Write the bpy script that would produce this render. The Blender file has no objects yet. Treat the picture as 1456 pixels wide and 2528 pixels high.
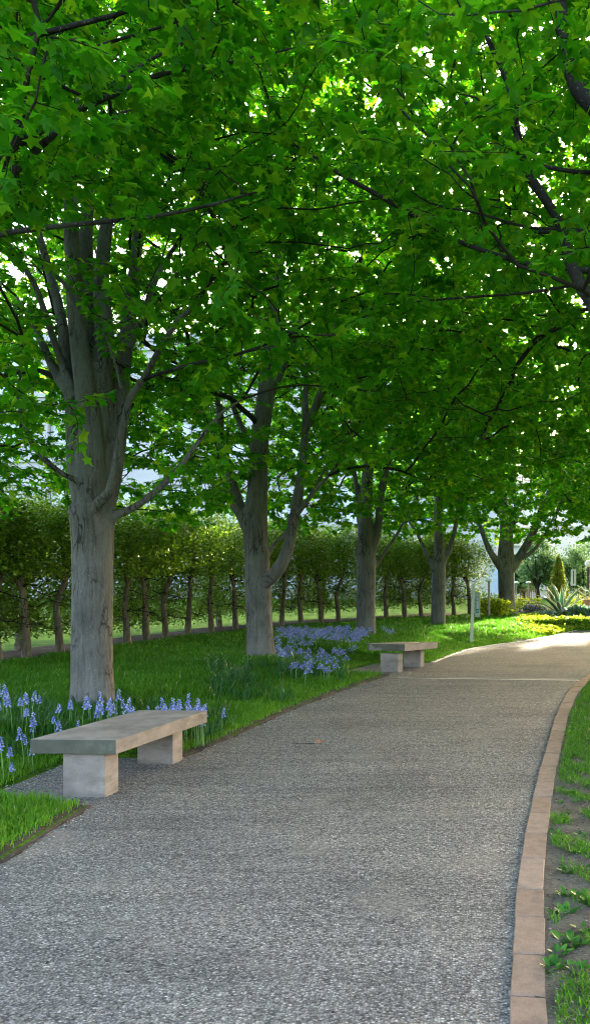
import bpy, math, random
import numpy as np
from mathutils import Vector, kdtree
R = math.radians
rnd = random.Random(7)
rng = np.random.default_rng(7)
scene = bpy.context.scene

# ------------------------------------------------------------------ camera, world, sun, exposure
CAMZ, FPX, CX, HY = 1.67, 1900.0, 1100.0, 1440.0      # focal length and horizon in a 1456 x 2528 picture
cd = bpy.data.cameras.new('camera'); cam = bpy.data.objects.new('camera', cd)
scene.collection.objects.link(cam); scene.camera = cam
cam.location = (0, 0, CAMZ); cam.rotation_euler = (R(90), 0, 0)
cd.sensor_fit = 'HORIZONTAL'; cd.sensor_width = 36; cd.lens = 36*FPX/1456
cd.shift_x = -(CX-728)/1456; cd.shift_y = (HY-1264)/1456
cd.clip_start = .05; cd.clip_end = 500
scene.render.resolution_x = 589; scene.render.resolution_y = 1024

SUN_AZ, SUN_EL = 21, 11.5
w = bpy.data.worlds.new('World'); scene.world = w; w.use_nodes = True
nt = w.node_tree; bg = nt.nodes['Background']
sky = nt.nodes.new('ShaderNodeTexSky'); sky.sky_type = 'NISHITA'; sky.sun_disc = False
sky.sun_elevation = R(SUN_EL); sky.sun_rotation = R(SUN_AZ); sky.dust_density = 6.0; sky.air_density = .8; sky.ozone_density = .3
nt.links.new(sky.outputs[0], bg.inputs[0]); bg.inputs[1].default_value = .15
sd = bpy.data.lights.new('sun', 'SUN'); sun = bpy.data.objects.new('sun', sd); scene.collection.objects.link(sun)
sd.energy = 4.8; sd.angle = R(.9); sd.color = (1, .86, .66)
sv = Vector((math.sin(R(SUN_AZ))*math.cos(R(SUN_EL)), math.cos(R(SUN_AZ))*math.cos(R(SUN_EL)), math.sin(R(SUN_EL))))
sun.rotation_euler = sv.to_track_quat('Z', 'Y').to_euler()
vs = scene.view_settings; vs.view_transform = 'Standard'; vs.look = 'None'; vs.exposure = 3.95; vs.gamma = 1
cy = scene.cycles
cy.max_bounces = 10; cy.diffuse_bounces = 9; cy.glossy_bounces = 2; cy.transmission_bounces = 3; cy.transparent_max_bounces = 4
cy.caustics_reflective = False; cy.caustics_refractive = False
cy.use_denoising = True; cy.pixel_filter_type = 'BLACKMAN_HARRIS'; cy.filter_width = 1.05
cy.sample_clamp_indirect = 6

# ------------------------------------------------------------------ helpers
def P(x, y, d): return Vector(((x-CX)*d/FPX, d, CAMZ+(HY-y)*d/FPX))
def link(o, parent=None):
    scene.collection.objects.link(o)
    if parent is not None: o.parent = parent
    return o
def tag(o, label=None, cat=None, group=None, kind=None):
    if label: o['label'] = label
    if cat: o['category'] = cat
    if group: o['group'] = group
    if kind: o['kind'] = kind
    return o
def empty(name, loc, label, cat, group=None, rz=0):
    o = bpy.data.objects.new(name, None); o.location = loc; o.rotation_euler = (0, 0, rz); o.empty_display_size = .2
    link(o); return tag(o, label, cat, group)
def fast_mesh(name, V, F, mats, var=None, smooth=False, matidx=None):
    """V (n,3), F (m,k) with one k"""
    V = np.ascontiguousarray(V, dtype=np.float32); F = np.ascontiguousarray(F, dtype=np.int32)
    me = bpy.data.meshes.new(name); m, k = F.shape
    me.vertices.add(len(V)); me.vertices.foreach_set('co', V.ravel())
    me.loops.add(m*k); me.loops.foreach_set('vertex_index', F.ravel())
    me.polygons.add(m); me.polygons.foreach_set('loop_start', np.arange(m, dtype=np.int32)*k)
    me.polygons.foreach_set('loop_total', np.full(m, k, dtype=np.int32))
    me.polygons.foreach_set('use_smooth', np.full(m, smooth, dtype=bool))
    if matidx is not None: me.polygons.foreach_set('material_index', np.asarray(matidx, dtype=np.int32))
    if not isinstance(mats, (list, tuple)): mats = [mats]
    for mm in mats: me.materials.append(mm)
    me.update(calc_edges=True)
    if var is not None:
        a = me.attributes.new('var', 'FLOAT', 'POINT'); a.data.foreach_set('value', np.asarray(var, dtype=np.float32))
    return me
def mobj(name, me, parent=None, loc=None):
    o = bpy.data.objects.new(name, me)
    if loc is not None: o.location = loc
    return link(o, parent)
class MB:
    def __init__(s): s.v = []; s.f = []; s.mi = []; s.m = 0
    def add(s, vs_, fs):
        n = len(s.v); s.v += [tuple(a) for a in vs_]; s.f += [tuple(i+n for i in f) for f in fs]; s.mi += [s.m]*len(fs)
    def box(s, a, b, rot=None, piv=None):
        (x0, y0, z0), (x1, y1, z1) = a, b
        vv = [Vector(c) for c in ((x0,y0,z0),(x1,y0,z0),(x1,y1,z0),(x0,y1,z0),(x0,y0,z1),(x1,y0,z1),(x1,y1,z1),(x0,y1,z1))]
        if rot is not None:
            vv = [rot @ (q-piv) + piv for q in vv]
        s.add(vv, [(0,3,2,1),(4,5,6,7),(0,1,5,4),(1,2,6,5),(2,3,7,6),(3,0,4,7)])
    def tube(s, pts, rad, n=8, cap=True):
        pts = [Vector(p) for p in pts]
        if not isinstance(rad, (list, tuple)): rad = [rad]*len(pts)
        rings = []
        for i, p in enumerate(pts):
            t = (pts[min(i+1, len(pts)-1)]-pts[max(i-1, 0)]).normalized()
            ref = Vector((1, 0, 0)) if abs(t.x) < .8 else Vector((0, 1, 0))
            u = t.cross(ref).normalized(); v_ = t.cross(u)
            rings.append([p+(u*math.cos(2*math.pi*k/n)+v_*math.sin(2*math.pi*k/n))*rad[i] for k in range(n)])
        fs = []
        for i in range(len(pts)-1):
            for k in range(n):
                fs.append((i*n+k, i*n+(k+1) % n, (i+1)*n+(k+1) % n, (i+1)*n+k))
        if cap: fs += [tuple(range(n-1, -1, -1)), tuple((len(pts)-1)*n+k for k in range(n))]
        s.add([q for r_ in rings for q in r_], fs)
    def lathe(s, prof, n=16, c=(0, 0, 0)):
        vv = []; fs = []
        for r_, z in prof:
            for k in range(n): vv.append((c[0]+r_*math.cos(2*math.pi*k/n), c[1]+r_*math.sin(2*math.pi*k/n), c[2]+z))
        for i in range(len(prof)-1):
            for k in range(n): fs.append((i*n+k, i*n+(k+1) % n, (i+1)*n+(k+1) % n, (i+1)*n+k))
        s.add(vv, fs)
    def build(s, name, mat, parent=None, smooth=False, bevel=0, loc=None):
        me = bpy.data.meshes.new(name); me.from_pydata(s.v, [], s.f)
        for m in (mat if isinstance(mat, (list, tuple)) else [mat]): me.materials.append(m)
        me.polygons.foreach_set('material_index', s.mi)
        me.polygons.foreach_set('use_smooth', [smooth]*len(s.f)); me.update()
        o = mobj(name, me, parent, loc)
        if bevel:
            b = o.modifiers.new('b', 'BEVEL'); b.width = bevel; b.segments = 2; b.limit_method = 'ANGLE'
        return o

# ------------------------------------------------------------------ materials
def mat(name):
    m = bpy.data.materials.new(name); m.use_nodes = True; n = m.node_tree.nodes; n.clear()
    out = n.new('ShaderNodeOutputMaterial'); return m, n, m.node_tree.links, out
def N(n, t, **k):
    x = n.new('ShaderNode'+t)
    for a, b in k.items():
        if a[0] == '_': x.inputs[int(a[1:])].default_value = b
        else: setattr(x, a, b)
    return x
def noise(n, l, vec, scale, detail=4, rough=.6):
    x = n.new('ShaderNodeTexNoise'); x.inputs['Scale'].default_value = scale; x.inputs['Detail'].default_value = detail
    x.inputs['Roughness'].default_value = rough
    if vec is not None: l.new(vec, x.inputs['Vector'])
    return x
def ramp(n, l, fac, stops):
    x = n.new('ShaderNodeValToRGB'); e = x.color_ramp.elements
    e[0].position = stops[0][0]; e[0].color = (*stops[0][1], 1); e[1].position = stops[-1][0]; e[1].color = (*stops[-1][1], 1)
    for p_, c in stops[1:-1]:
        q = e.new(p_); q.color = (*c, 1)
    l.new(fac, x.inputs[0]); return x
def mixc(n, l, fac, a, b, mode='MIX'):
    x = n.new('ShaderNodeMix'); x.data_type = 'RGBA'; x.blend_type = mode
    for s_, v in ((0, fac), (6, a), (7, b)):
        if isinstance(v, (int, float)): x.inputs[s_].default_value = v
        elif isinstance(v, tuple): x.inputs[s_].default_value = (*v, 1)
        else: l.new(v, x.inputs[s_])
    return x.outputs[2]
def mapping(n, l, vec, sc):
    x = n.new('ShaderNodeMapping'); x.inputs['Scale'].default_value = sc; l.new(vec, x.inputs[0]); return x.outputs[0]
def coords(n, kind='Object'):
    return n.new('ShaderNodeTexCoord').outputs[kind]
def bsdf(n, l, out, col, rough=.8, spec=.3, bump=None, bs=.3, bd=.01):
    b = n.new('ShaderNodeBsdfPrincipled')
    if isinstance(col, tuple): b.inputs['Base Color'].default_value = (*col, 1)
    else: l.new(col, b.inputs['Base Color'])
    b.inputs['Roughness'].default_value = rough; b.inputs['Specular IOR Level'].default_value = spec
    if bump is not None:
        u = n.new('ShaderNodeBump'); u.inputs['Strength'].default_value = bs; u.inputs['Distance'].default_value = bd
        l.new(bump, u.inputs['Height']); l.new(u.outputs[0], b.inputs['Normal'])
    l.new(b.outputs[0], out.inputs[0]); return b
def leaf_mat(name, stops, trans=.5, tstops=None, rough=.45, spec=.25, bright=None):
    m, n, l, out = mat(name)
    at = n.new('ShaderNodeAttribute'); at.attribute_name = 'var'
    c = ramp(n, l, at.outputs['Fac'], stops)
    tc = ramp(n, l, at.outputs['Fac'], tstops or stops)
    b = n.new('ShaderNodeBsdfPrincipled'); l.new(c.outputs[0], b.inputs['Base Color'])
    b.inputs['Roughness'].default_value = rough; b.inputs['Specular IOR Level'].default_value = spec
    t = n.new('ShaderNodeBsdfTranslucent'); l.new(tc.outputs[0], t.inputs[0])
    mx = n.new('ShaderNodeMixShader'); mx.inputs[0].default_value = trans
    l.new(b.outputs[0], mx.inputs[1]); l.new(t.outputs[0], mx.inputs[2]); l.new(mx.outputs[0], out.inputs[0])
    return m
def plain(name, col, rough=.6, spec=.4, var=0, sc=6, bs=0, metal=0):
    m, n, l, out = mat(name)
    co = coords(n)
    nz = noise(n, l, co, sc, 5)
    c = ramp(n, l, nz.outputs[0], [(.25, tuple(v*(1-var) for v in col)), (.75, tuple(min(1, v*(1+var)) for v in col))])
    b = bsdf(n, l, out, c.outputs[0], rough, spec, nz.outputs[0] if bs else None, bs)
    b.inputs['Metallic'].default_value = metal
    return m

def bark_mat(name, lo, mid, hi, vs_=1.0):
    m, n, l, out = mat(name); co = coords(n)
    big = noise(n, l, mapping(n, l, co, (3.2, 3.2, 1.3)), 1.0*vs_, 5, .65)
    st = noise(n, l, mapping(n, l, co, (26, 26, 2.2)), 1.0*vs_, 6, .7)
    fine = noise(n, l, co, 55, 4, .7)
    hor = noise(n, l, mapping(n, l, co, (3, 3, 30)), 1.0*vs_, 3, .6)
    c = ramp(n, l, big.outputs[0], [(.30, lo), (.5, mid), (.72, hi)])
    c2 = ramp(n, l, st.outputs[0], [(.36, (.42, .40, .38)), (.5, (1, 1, 1)), (.75, (1.0, 1.0, .98))])
    c3 = ramp(n, l, fine.outputs[0], [(.25, (.72, .72, .72)), (.6, (1, 1, 1)), (.8, (1, 1, 1))])
    k = mixc(n, l, .62, c.outputs[0], c2.outputs[0], 'MULTIPLY'); k = mixc(n, l, .55, k, c3.outputs[0], 'MULTIPLY')
    vor = n.new('ShaderNodeTexVoronoi'); vor.inputs['Scale'].default_value = 42; l.new(mapping(n, l, co, (1, 1, .6)), vor.inputs[0])
    sp = ramp(n, l, vor.outputs['Distance'], [(.06, (1, 1, 1)), (.13, (0, 0, 0))])
    k = mixc(n, l, sp.outputs[0], k, (.34, .34, .32))
    ck = n.new('ShaderNodeTexVoronoi'); ck.feature = 'DISTANCE_TO_EDGE'; ck.inputs['Scale'].default_value = 1.0
    wn = noise(n, l, co, 6, 3, .6); wv = n.new('ShaderNodeVectorMath'); wv.operation = 'MULTIPLY_ADD'; l.new(wn.outputs[1], wv.inputs[0]); wv.inputs[1].default_value = (1.2, 1.2, .5); l.new(mapping(n, l, co, (11, 11, 1.6)), wv.inputs[2]); l.new(wv.outputs[0], ck.inputs[0])
    cr = ramp(n, l, ck.outputs[0], [(.015, (.30, .28, .26)), (.07, (1, 1, 1))])
    cmn = noise(n, l, co, 2.6, 3, .6); cm = ramp(n, l, cmn.outputs[0], [(.48, (0, 0, 0)), (.60, (1, 1, 1))])
    k = mixc(n, l, cm.outputs[0], k, mixc(n, l, 1.0, k, cr.outputs[0], 'MULTIPLY'))
    lich = noise(n, l, co, 2.1, 5, .75)
    lm = ramp(n, l, lich.outputs[0], [(.56, (0, 0, 0)), (.72, (.55, .55, .55))])
    k = mixc(n, l, lm.outputs[0], k, (.16, .175, .185))
    h = mixc(n, l, .5, st.outputs[0], fine.outputs[0]); h = mixc(n, l, .25, h, hor.outputs[0])
    bsdf(n, l, out, k, .9, .15, h, .65, .02)
    return m

M = {}
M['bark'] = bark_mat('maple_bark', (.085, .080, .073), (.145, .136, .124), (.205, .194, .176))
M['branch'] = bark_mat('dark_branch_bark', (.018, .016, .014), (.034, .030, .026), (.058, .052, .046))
M['twig'] = plain('twig_bark', (.026, .021, .017), .85, .2, .35, 8)
M['hbark'] = bark_mat('hedge_bark', (.08, .065, .045), (.17, .14, .10), (.27, .235, .175), 1.6)
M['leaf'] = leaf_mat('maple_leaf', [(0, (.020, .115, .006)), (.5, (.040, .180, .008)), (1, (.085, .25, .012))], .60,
                     [(0, (.06, .30, .004)), (.5, (.10, .42, .006)), (1, (.40, .62, .012))], .45, .14)  # yellow end of the ramp stands in for sun glow on far boughs
M['hleaf'] = leaf_mat('hedge_leaf', [(0, (.07, .14, .012)), (.5, (.18, .29, .025)), (1, (.36, .46, .06))], .42,
                      [(0, (.08, .2, .01)), (.5, (.22, .42, .02)), (1, (.44, .60, .05))], .34, .5)
M['grass'] = leaf_mat('grass_blade', [(0, (.03, .11, .006)), (.5, (.09, .25, .012)), (.93, (.22, .42, .03)), (1, (.5, .45, .26))], .45,
                      [(0, (.03, .14, .005)), (.5, (.08, .26, .01)), (.93, (.20, .38, .02)), (1, (.4, .36, .2))], .5, .2)
M['strap'] = leaf_mat('strap_leaf', [(0, (.012, .075, .014)), (1, (.05, .17, .03))], .35, None, .4, .35)
M['weed'] = leaf_mat('weed_leaf', [(0, (.02, .10, .012)), (1, (.09, .24, .03))], .4, None, .4, .35)
M['lime'] = leaf_mat('lime_foliage', [(0, (.12, .22, .012)), (1, (.42, .50, .03))], .5, None, .5, .2)
M['blueleaf'] = leaf_mat('blue_green_foliage', [(0, (.05, .14, .09)), (1, (.22, .36, .26))], .3, None, .5, .3)
M['plumleaf'] = leaf_mat('slate_foliage', [(0, (.03, .045, .06)), (1, (.18, .20, .26))], .3, None, .5, .3)
M['farleaf'] = leaf_mat('haze_pale_foliage', [(0, (.09, .19, .07)), (1, (.24, .38, .15))], .45, None, .5, .2)  # lightened greens: the far haze is put into the leaf colour
M['conifer'] = leaf_mat('conifer_foliage', [(0, (.08, .15, .015)), (.7, (.22, .29, .03)), (1, (.5, .42, .1))], .35, None, .5, .2)
M['petal'] = leaf_mat('bluebell_petal', [(0, (.15, .18, .54)), (.5, (.27, .30, .70)), (1, (.54, .56, .88))], .45, None, .5, .2)
M['stalk'] = plain('flower_stalk', (.16, .30, .10), .6, .3, .2, 20)

def stone_mat():
    m, n, l, out = mat('bench_stone'); co = coords(n)
    a = noise(n, l, co, 3.2, 6, .65); b_ = noise(n, l, co, 90, 3, .6); s_ = noise(n, l, mapping(n, l, co, (1.2, 1.2, 5)), 2.2, 6, .7)
    c = ramp(n, l, a.outputs[0], [(.28, (.20, .165, .14)), (.5, (.275, .228, .195)), (.72, (.345, .29, .25))])
    d = ramp(n, l, s_.outputs[0], [(.46, (1, 1, 1)), (.66, (.58, .60, .57))])
    k = mixc(n, l, .75, c.outputs[0], d.outputs[0], 'MULTIPLY')
    f = ramp(n, l, b_.outputs[0], [(.3, (.8, .8, .8)), (.6, (1, 1, 1))]); k = mixc(n, l, .6, k, f.outputs[0], 'MULTIPLY')
    w_ = noise(n, l, co, 5.5, 2, .4); wm = ramp(n, l, w_.outputs[0], [(.66, (0, 0, 0)), (.75, (.18, .18, .18))])
    k = mixc(n, l, wm.outputs[0], k, (.48, .46, .42))
    bsdf(n, l, out, k, .85, .25, b_.outputs[0], .35, .004); return m
M['stone'] = stone_mat()
def dark_front_mat():
    m, n, l, out = mat('bench_stone_dark_front'); co = coords(n)
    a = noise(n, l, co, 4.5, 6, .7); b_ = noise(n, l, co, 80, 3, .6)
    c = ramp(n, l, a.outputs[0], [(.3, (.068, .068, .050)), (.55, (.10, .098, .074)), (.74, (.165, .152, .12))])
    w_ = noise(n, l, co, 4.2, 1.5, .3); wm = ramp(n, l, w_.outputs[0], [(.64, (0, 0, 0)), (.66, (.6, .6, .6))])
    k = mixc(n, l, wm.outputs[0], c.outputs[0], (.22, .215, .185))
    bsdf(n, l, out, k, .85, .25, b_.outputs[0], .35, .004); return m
M['stone_dark'] = dark_front_mat()  # darker, greener stone tone, used on the near seat face only

def gravel_mat():
    m, n, l, out = mat('bonded_gravel'); co = coords(n)
    wob = noise(n, l, co, 30, 2, .5)
    v1 = n.new('ShaderNodeTexVoronoi'); v1.inputs['Scale'].default_value = 80; l.new(mapping(n, l, co, (1, 1.25, 1)), v1.inputs[0])
    v2 = n.new('ShaderNodeTexVoronoi'); v2.inputs['Scale'].default_value = 52; l.new(co, v2.inputs[0])
    sep = n.new('ShaderNodeSeparateColor'); l.new(v1.outputs['Color'], sep.inputs[0])
    c = ramp(n, l, sep.outputs[0], [(0, (.070, .067, .064)), (.3, (.185, .177, .170)), (.8, (.315, .302, .290)), (.95, (.41, .395, .375)), (1, (.58, .56, .53))])
    gap = ramp(n, l, v1.outputs['Distance'], [(.28, (1, 1, 1)), (.60, (.38, .38, .37))])
    k = mixc(n, l, .85, c.outputs[0], gap.outputs[0], 'MULTIPLY')
    sep2 = n.new('ShaderNodeSeparateColor'); l.new(v2.outputs['Color'], sep2.inputs[0])
    pit = ramp(n, l, sep2.outputs[1], [(.80, (0, 0, 0)), (.93, (1, 1, 1))])
    pitd = ramp(n, l, v2.outputs['Distance'], [(.10, (1, 1, 1)), (.38, (0, 0, 0))])
    pm = mixc(n, l, 1.0, pit.outputs[0], pitd.outputs[0], 'MULTIPLY')
    k = mixc(n, l, pm, k, (.045, .044, .042))
    big = noise(n, l, mapping(n, l, co, (.8, 1.5, 1)), .9, 6, .62)
    t = ramp(n, l, big.outputs[0], [(.32, (.74, .72, .69)), (.5, (1.0, .97, .93)), (.68, (1.15, 1.09, 1.0))])
    k = mixc(n, l, 1.0, k, t.outputs[0], 'MULTIPLY')
    tyre = noise(n, l, mapping(n, l, co, (.5, 11, 1)), 1.0, 5, .7)
    tt = ramp(n, l, tyre.outputs[0], [(.38, (.66, .66, .66)), (.55, (1.1, 1.1, 1.1))]); k = mixc(n, l, .5, k, tt.outputs[0], 'MULTIPLY')
    patch = noise(n, l, co, 1.7, 3, .5); pr = ramp(n, l, patch.outputs[0], [(.55, (0, 0, 0)), (.75, (.5, .5, .5))])
    k = mixc(n, l, pr.outputs[0], k, (.22, .195, .16))
    h = mixc(n, l, .5, v1.outputs['Distance'], v2.outputs['Distance'])
    inv = n.new('ShaderNodeInvert'); l.new(h, inv.inputs[1])
    bsdf(n, l, out, k, .8, .3, inv.outputs[0], 1.0, .012); return m
M['gravel'] = gravel_mat()
M['brick'] = None
def brick_mat():
    m, n, l, out = mat('kerb_brick'); co = coords(n)
    at = n.new('ShaderNodeAttribute'); at.attribute_name = 'var'
    c = ramp(n, l, at.outputs['Fac'], [(0, (.275, .178, .122)), (.5, (.31, .20, .138)), (1, (.34, .228, .165))])
    a = noise(n, l, co, 14, 6, .7); d = ramp(n, l, a.outputs[0], [(.3, (.66, .66, .66)), (.55, (1, 1, 1)), (.8, (1.15, 1.13, 1.1))])
    k = mixc(n, l, .9, c.outputs[0], d.outputs[0], 'MULTIPLY')
    f = noise(n, l, co, 150, 2); ff = ramp(n, l, f.outputs[0], [(.3, (.75, .75, .75)), (.6, (1, 1, 1))]); k = mixc(n, l, .7, k, ff.outputs[0], 'MULTIPLY')
    bsdf(n, l, out, k, .85, .25, f.outputs[0], .4, .003); return m
M['brick'] = brick_mat()
def soil_mat(name, lo, mid, hi, chips=(.35, .3, .22)):
    m, n, l, out = mat(name); co = coords(n)
    a = noise(n, l, co, 3.5, 6, .7); b_ = noise(n, l, mapping(n, l, co, (1, 1.6, 1)), 45, 5, .75)
    c = ramp(n, l, a.outputs[0], [(.3, lo), (.5, mid), (.7, hi)])
    d = ramp(n, l, b_.outputs[0], [(.35, (.45, .45, .45)), (.5, (1, 1, 1)), (.7, (1.3, 1.28, 1.22))])
    k = mixc(n, l, .95, c.outputs[0], d.outputs[0], 'MULTIPLY')
    v = n.new('ShaderNodeTexVoronoi'); v.inputs['Scale'].default_value = 36; l.new(co, v.inputs[0])
    s_ = ramp(n, l, v.outputs['Distance'], [(.08, (1, 1, 1)), (.16, (0, 0, 0))]); k = mixc(n, l, s_.outputs[0], k, chips)
    bsdf(n, l, out, k, .95, .15, b_.outputs[0], 1.0, .02); return m
M['soil'] = soil_mat('bare_soil', (.085, .070, .052), (.135, .115, .088), (.19, .165, .13))
M['mulch'] = soil_mat('mulch', (.018, .012, .008), (.034, .022, .015), (.06, .042, .03), (.14, .10, .07))
def lawn_mat():
    m, n, l, out = mat('lawn_turf'); co = coords(n)
    a = noise(n, l, co, .8, 6, .7); b_ = noise(n, l, co, 22, 5, .75)
    c = ramp(n, l, a.outputs[0], [(.35, (.035, .085, .006)), (.5, (.06, .135, .008)), (.68, (.10, .20, .012))])
    d = ramp(n, l, b_.outputs[0], [(.35, (.35, .35, .35)), (.52, (1, 1, 1)), (.72, (1.5, 1.45, 1.2))])
    k = mixc(n, l, .95, c.outputs[0], d.outputs[0], 'MULTIPLY')
    bsdf(n, l, out, k, .95, .1, b_.outputs[0], 1.0, .04); return m
M['lawn'] = lawn_mat()
M['white'] = plain('white_paint', (.50, .52, .45), .5, .4, .08, 5)
M['steel'] = plain('pale_strip', (.50, .48, .43), .6, .4, .2, 12)
M['dark'] = plain('dark_metal', (.03, .032, .035), .5, .5, .2, 10)
M['pavement'] = plain('pale_concrete', (.55, .52, .48), .85, .2, .12, 3, .1)

# ------------------------------------------------------------------ terrain
_py = np.array([-8, 6, 9, 12, 16, 22, 30, 120.]); _pz = np.array([0, 0, .11, .25, .29, .31, .36, .6])
def pz(y): return np.interp(y, _py, _pz)
def on_path(xD, yD):
    d = 6.0
    for _ in range(40): d = .5*d + .5*(CAMZ-float(pz(d)))*FPX/(yD-HY)
    return ((xD-CX)*d/FPX, d)
left_pts = [(-4.3, -6), (-3.6, 2)] + [on_path(*q) for q in ((0, 2135), (120, 2058), (228, 1992))]
aft = [on_path(*q) for q in ((455, 1870), (560, 1828), (700, 1763), (830, 1712), (962, 1667))]
aft2 = [on_path(*q) for q in ((1072, 1637), (1110, 1621), (1160, 1603), (1230, 1592), (1300, 1583), (1380, 1567), (1425, 1557))]
y_a = left_pts[-1][1]; y_b = aft[0][1]; y_c = aft[-1][1]; y_d = aft2[0][1]
bay1 = [(-3.62, y_a+.03), (-3.40, y_b-.03)]
bay2 = [(aft[-1][0]-.85, y_c+.03), (aft2[0][0]-1.0, y_d-.03)]
tail = [(aft2[-1][0]+1.5, aft2[-1][1]+.25), (16, aft2[-1][1]+.9)]
LB = np.array(left_pts+bay1+aft+bay2+aft2+tail)
LS = np.array(left_pts+aft+aft2+tail)
right_pts = [(.0, -6)] + [on_path(*q) for q in ((1255, 2528), (1275, 2199), (1293, 2079), (1313, 1979), (1333, 1899), (1373, 1764), (1398, 1714), (1430, 1681), (1456, 1665))]
right_pts += [(3.7, 15), (5.9, 18), (9.5, 21), (16, 23.0)]
RR = np.array(right_pts)
def xl(y): return np.interp(y, LB[:, 1], LB[:, 0])
def xls(y): return np.interp(y, LS[:, 1], LS[:, 0])
def xr(y): return np.interp(y, RR[:, 1], RR[:, 0])
def sstep(t): t = np.clip(t, 0, 1); return t*t*(3-2*t)
def G(x, y):
    x = np.asarray(x, float); y = np.asarray(y, float)
    base = pz(y); dl = xl(y)-x; dr = x-(xr(y)+.15)
    rise = np.where(dl > 0, .015+.225*sstep((dl-.05)/1.9), 0)
    rr_ = np.where(dr > 0, -.012+.10*sstep((dr-.3)/3), 0)
    und = .02*np.sin(x*1.7+y*.9)*np.sin(y*1.3-x*.5)*sstep((dl-.5)/1.0)
    inside = (dl <= 0) & (dr <= 0)
    far = y > 23.2
    z = np.where(inside, base-.05, base+rise+rr_+und)
    return np.where(far & (x > 3.0), np.minimum(base-.03, z), z)
def g(x, y): return float(G(x, y))
def on_lawn(xD, yD):
    d = 8.0
    for _ in range(60):
        X = (xD-CX)*d/FPX; d = .7*d+.3*(CAMZ-g(X, d))*FPX/(yD-HY)
    return Vector(((xD-CX)*d/FPX, d, g((xD-CX)*d/FPX, d)))
def sheet(name, xs, ys, zf, m, kind='structure', smooth=True):
    X, Y = np.meshgrid(xs, ys); Z = zf(X, Y)
    V = np.stack([X, Y, Z], -1).reshape(-1, 3); nx, ny = len(xs), len(ys)
    i = np.arange(ny-1)[:, None]*nx+np.arange(nx-1)[None]
    F = np.stack([i, i+1, i+nx+1, i+nx], -1).reshape(-1, 4)
    o = mobj(name, fast_mesh(name, V, F, m, smooth=smooth)); return tag(o, kind=kind)
gx = np.concatenate([[-90, -60, -40, -28, -20, -15, -12], np.arange(-10, 5, .12), [5.5, 6.5, 8, 10, 13, 18, 26, 40, 60, 90]])
gy = np.concatenate([[-20, -10, -5, -2, 0, 1, 2], np.arange(2.5, 30, .12), [31, 33, 36, 40, 48, 60, 80, 110, 160, 240]])
sheet('ground', gx, gy, G, M['lawn'])
# path sheet between its two edges
ys = np.unique(np.concatenate([np.arange(-5, aft2[-1][1]+.9, .12), LB[:, 1], RR[:, 1]])); ys = ys[(ys >= -5) & (ys <= 23.0)]
nc = 14; tt = np.linspace(0, 1, nc)
PX = xl(ys)[:, None]*(1-tt)+(xr(ys)+.02)[:, None]*tt; PY = np.repeat(ys[:, None], nc, 1)
V = np.stack([PX, PY, pz(PY)+.004+0*PX], -1).reshape(-1, 3)
i = np.arange(len(ys)-1)[:, None]*nc+np.arange(nc-1)[None]
tag(mobj('path', fast_mesh('path', V, np.stack([i, i+1, i+nc+1, i+nc], -1).reshape(-1, 4), M['gravel'], smooth=True)), kind='structure')

def strip_blocks(name, line, w0, w1, ln, h, label_mat, z0, y0, y1, jit=.004):
    """blocks laid end to end along a polyline, between offsets w0 and w1 to its right"""
    pts = np.array([p_ for p_ in line]); seg = np.hypot(*np.diff(pts, axis=0).T); s = np.concatenate([[0], np.cumsum(seg)])
    V, F, var = [], [], []
    a = 0.0
    while a < s[-1]-.05:
        L_ = ln*rnd.uniform(.8, 1.15); b = min(a+L_, s[-1])
        q = []
        for u in (a+.006, b-.006):
            x_, y_ = np.interp(u, s, pts[:, 0]), np.interp(u, s, pts[:, 1])
            xa, ya = np.interp(u-.05, s, pts[:, 0]), np.interp(u-.05, s, pts[:, 1]); xb, yb = np.interp(u+.05, s, pts[:, 0]), np.interp(u+.05, s, pts[:, 1])
            t = np.array([xb-xa, yb-ya]); t /= np.hypot(*t)+1e-9; nr = np.array([t[1], -t[0]])
            j0, j1 = rnd.uniform(-jit, jit), rnd.uniform(-jit, jit)
            q.append((x_+nr[0]*(w0+j0), y_+nr[1]*(w0+j0))); q.append((x_+nr[0]*(w1+j1), y_+nr[1]*(w1+j1)))
        if y0 <= q[0][1] <= y1:
            zz = rnd.uniform(-.003, .003); n0 = len(V); e = .006
            def P3(k, z): return (q[k][0], q[k][1], float(pz(q[k][1]))+z)
            cxm = sum(v[0] for v in q)/4; cym = sum(v[1] for v in q)/4
            def P4(k): return (q[k][0]+(cxm-q[k][0])*.06, q[k][1]+(cym-q[k][1])*.025, float(pz(q[k][1]))+h+zz+z0)
            V += [P3(0, -.05), P3(1, -.05), P3(3, -.05), P3(2, -.05)]
            V += [P3(0, h+z0+zz-e), P3(1, h+z0+zz-e), P3(3, h+z0+zz-e), P3(2, h+z0+zz-e)]
            V += [P4(0), P4(1), P4(3), P4(2)]
            for o_ in (0, 4):
                for k in range(4): F.append((n0+o_+k, n0+o_+(k+1) % 4, n0+o_+4+(k+1) % 4, n0+o_+4+k))
            F.append((n0+8, n0+9, n0+10, n0+11)); var += [rnd.random()]*12
        a = b
    return tag(mobj(name, fast_mesh(name, V, F, label_mat, var=var)), kind='structure')
strip_blocks('kerb', right_pts, 0, .145, .42, .012, M['brick'], .006, -2, 22.9)
M['edge_brick'] = soil_mat('edging_brick', (.085, .058, .042), (.13, .09, .066), (.18, .13, .095), (.3, .24, .18))
M['edge_soil'] = soil_mat('edge_soil', (.05, .042, .032), (.085, .07, .052), (.13, .11, .08), (.4, .36, .26))
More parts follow.
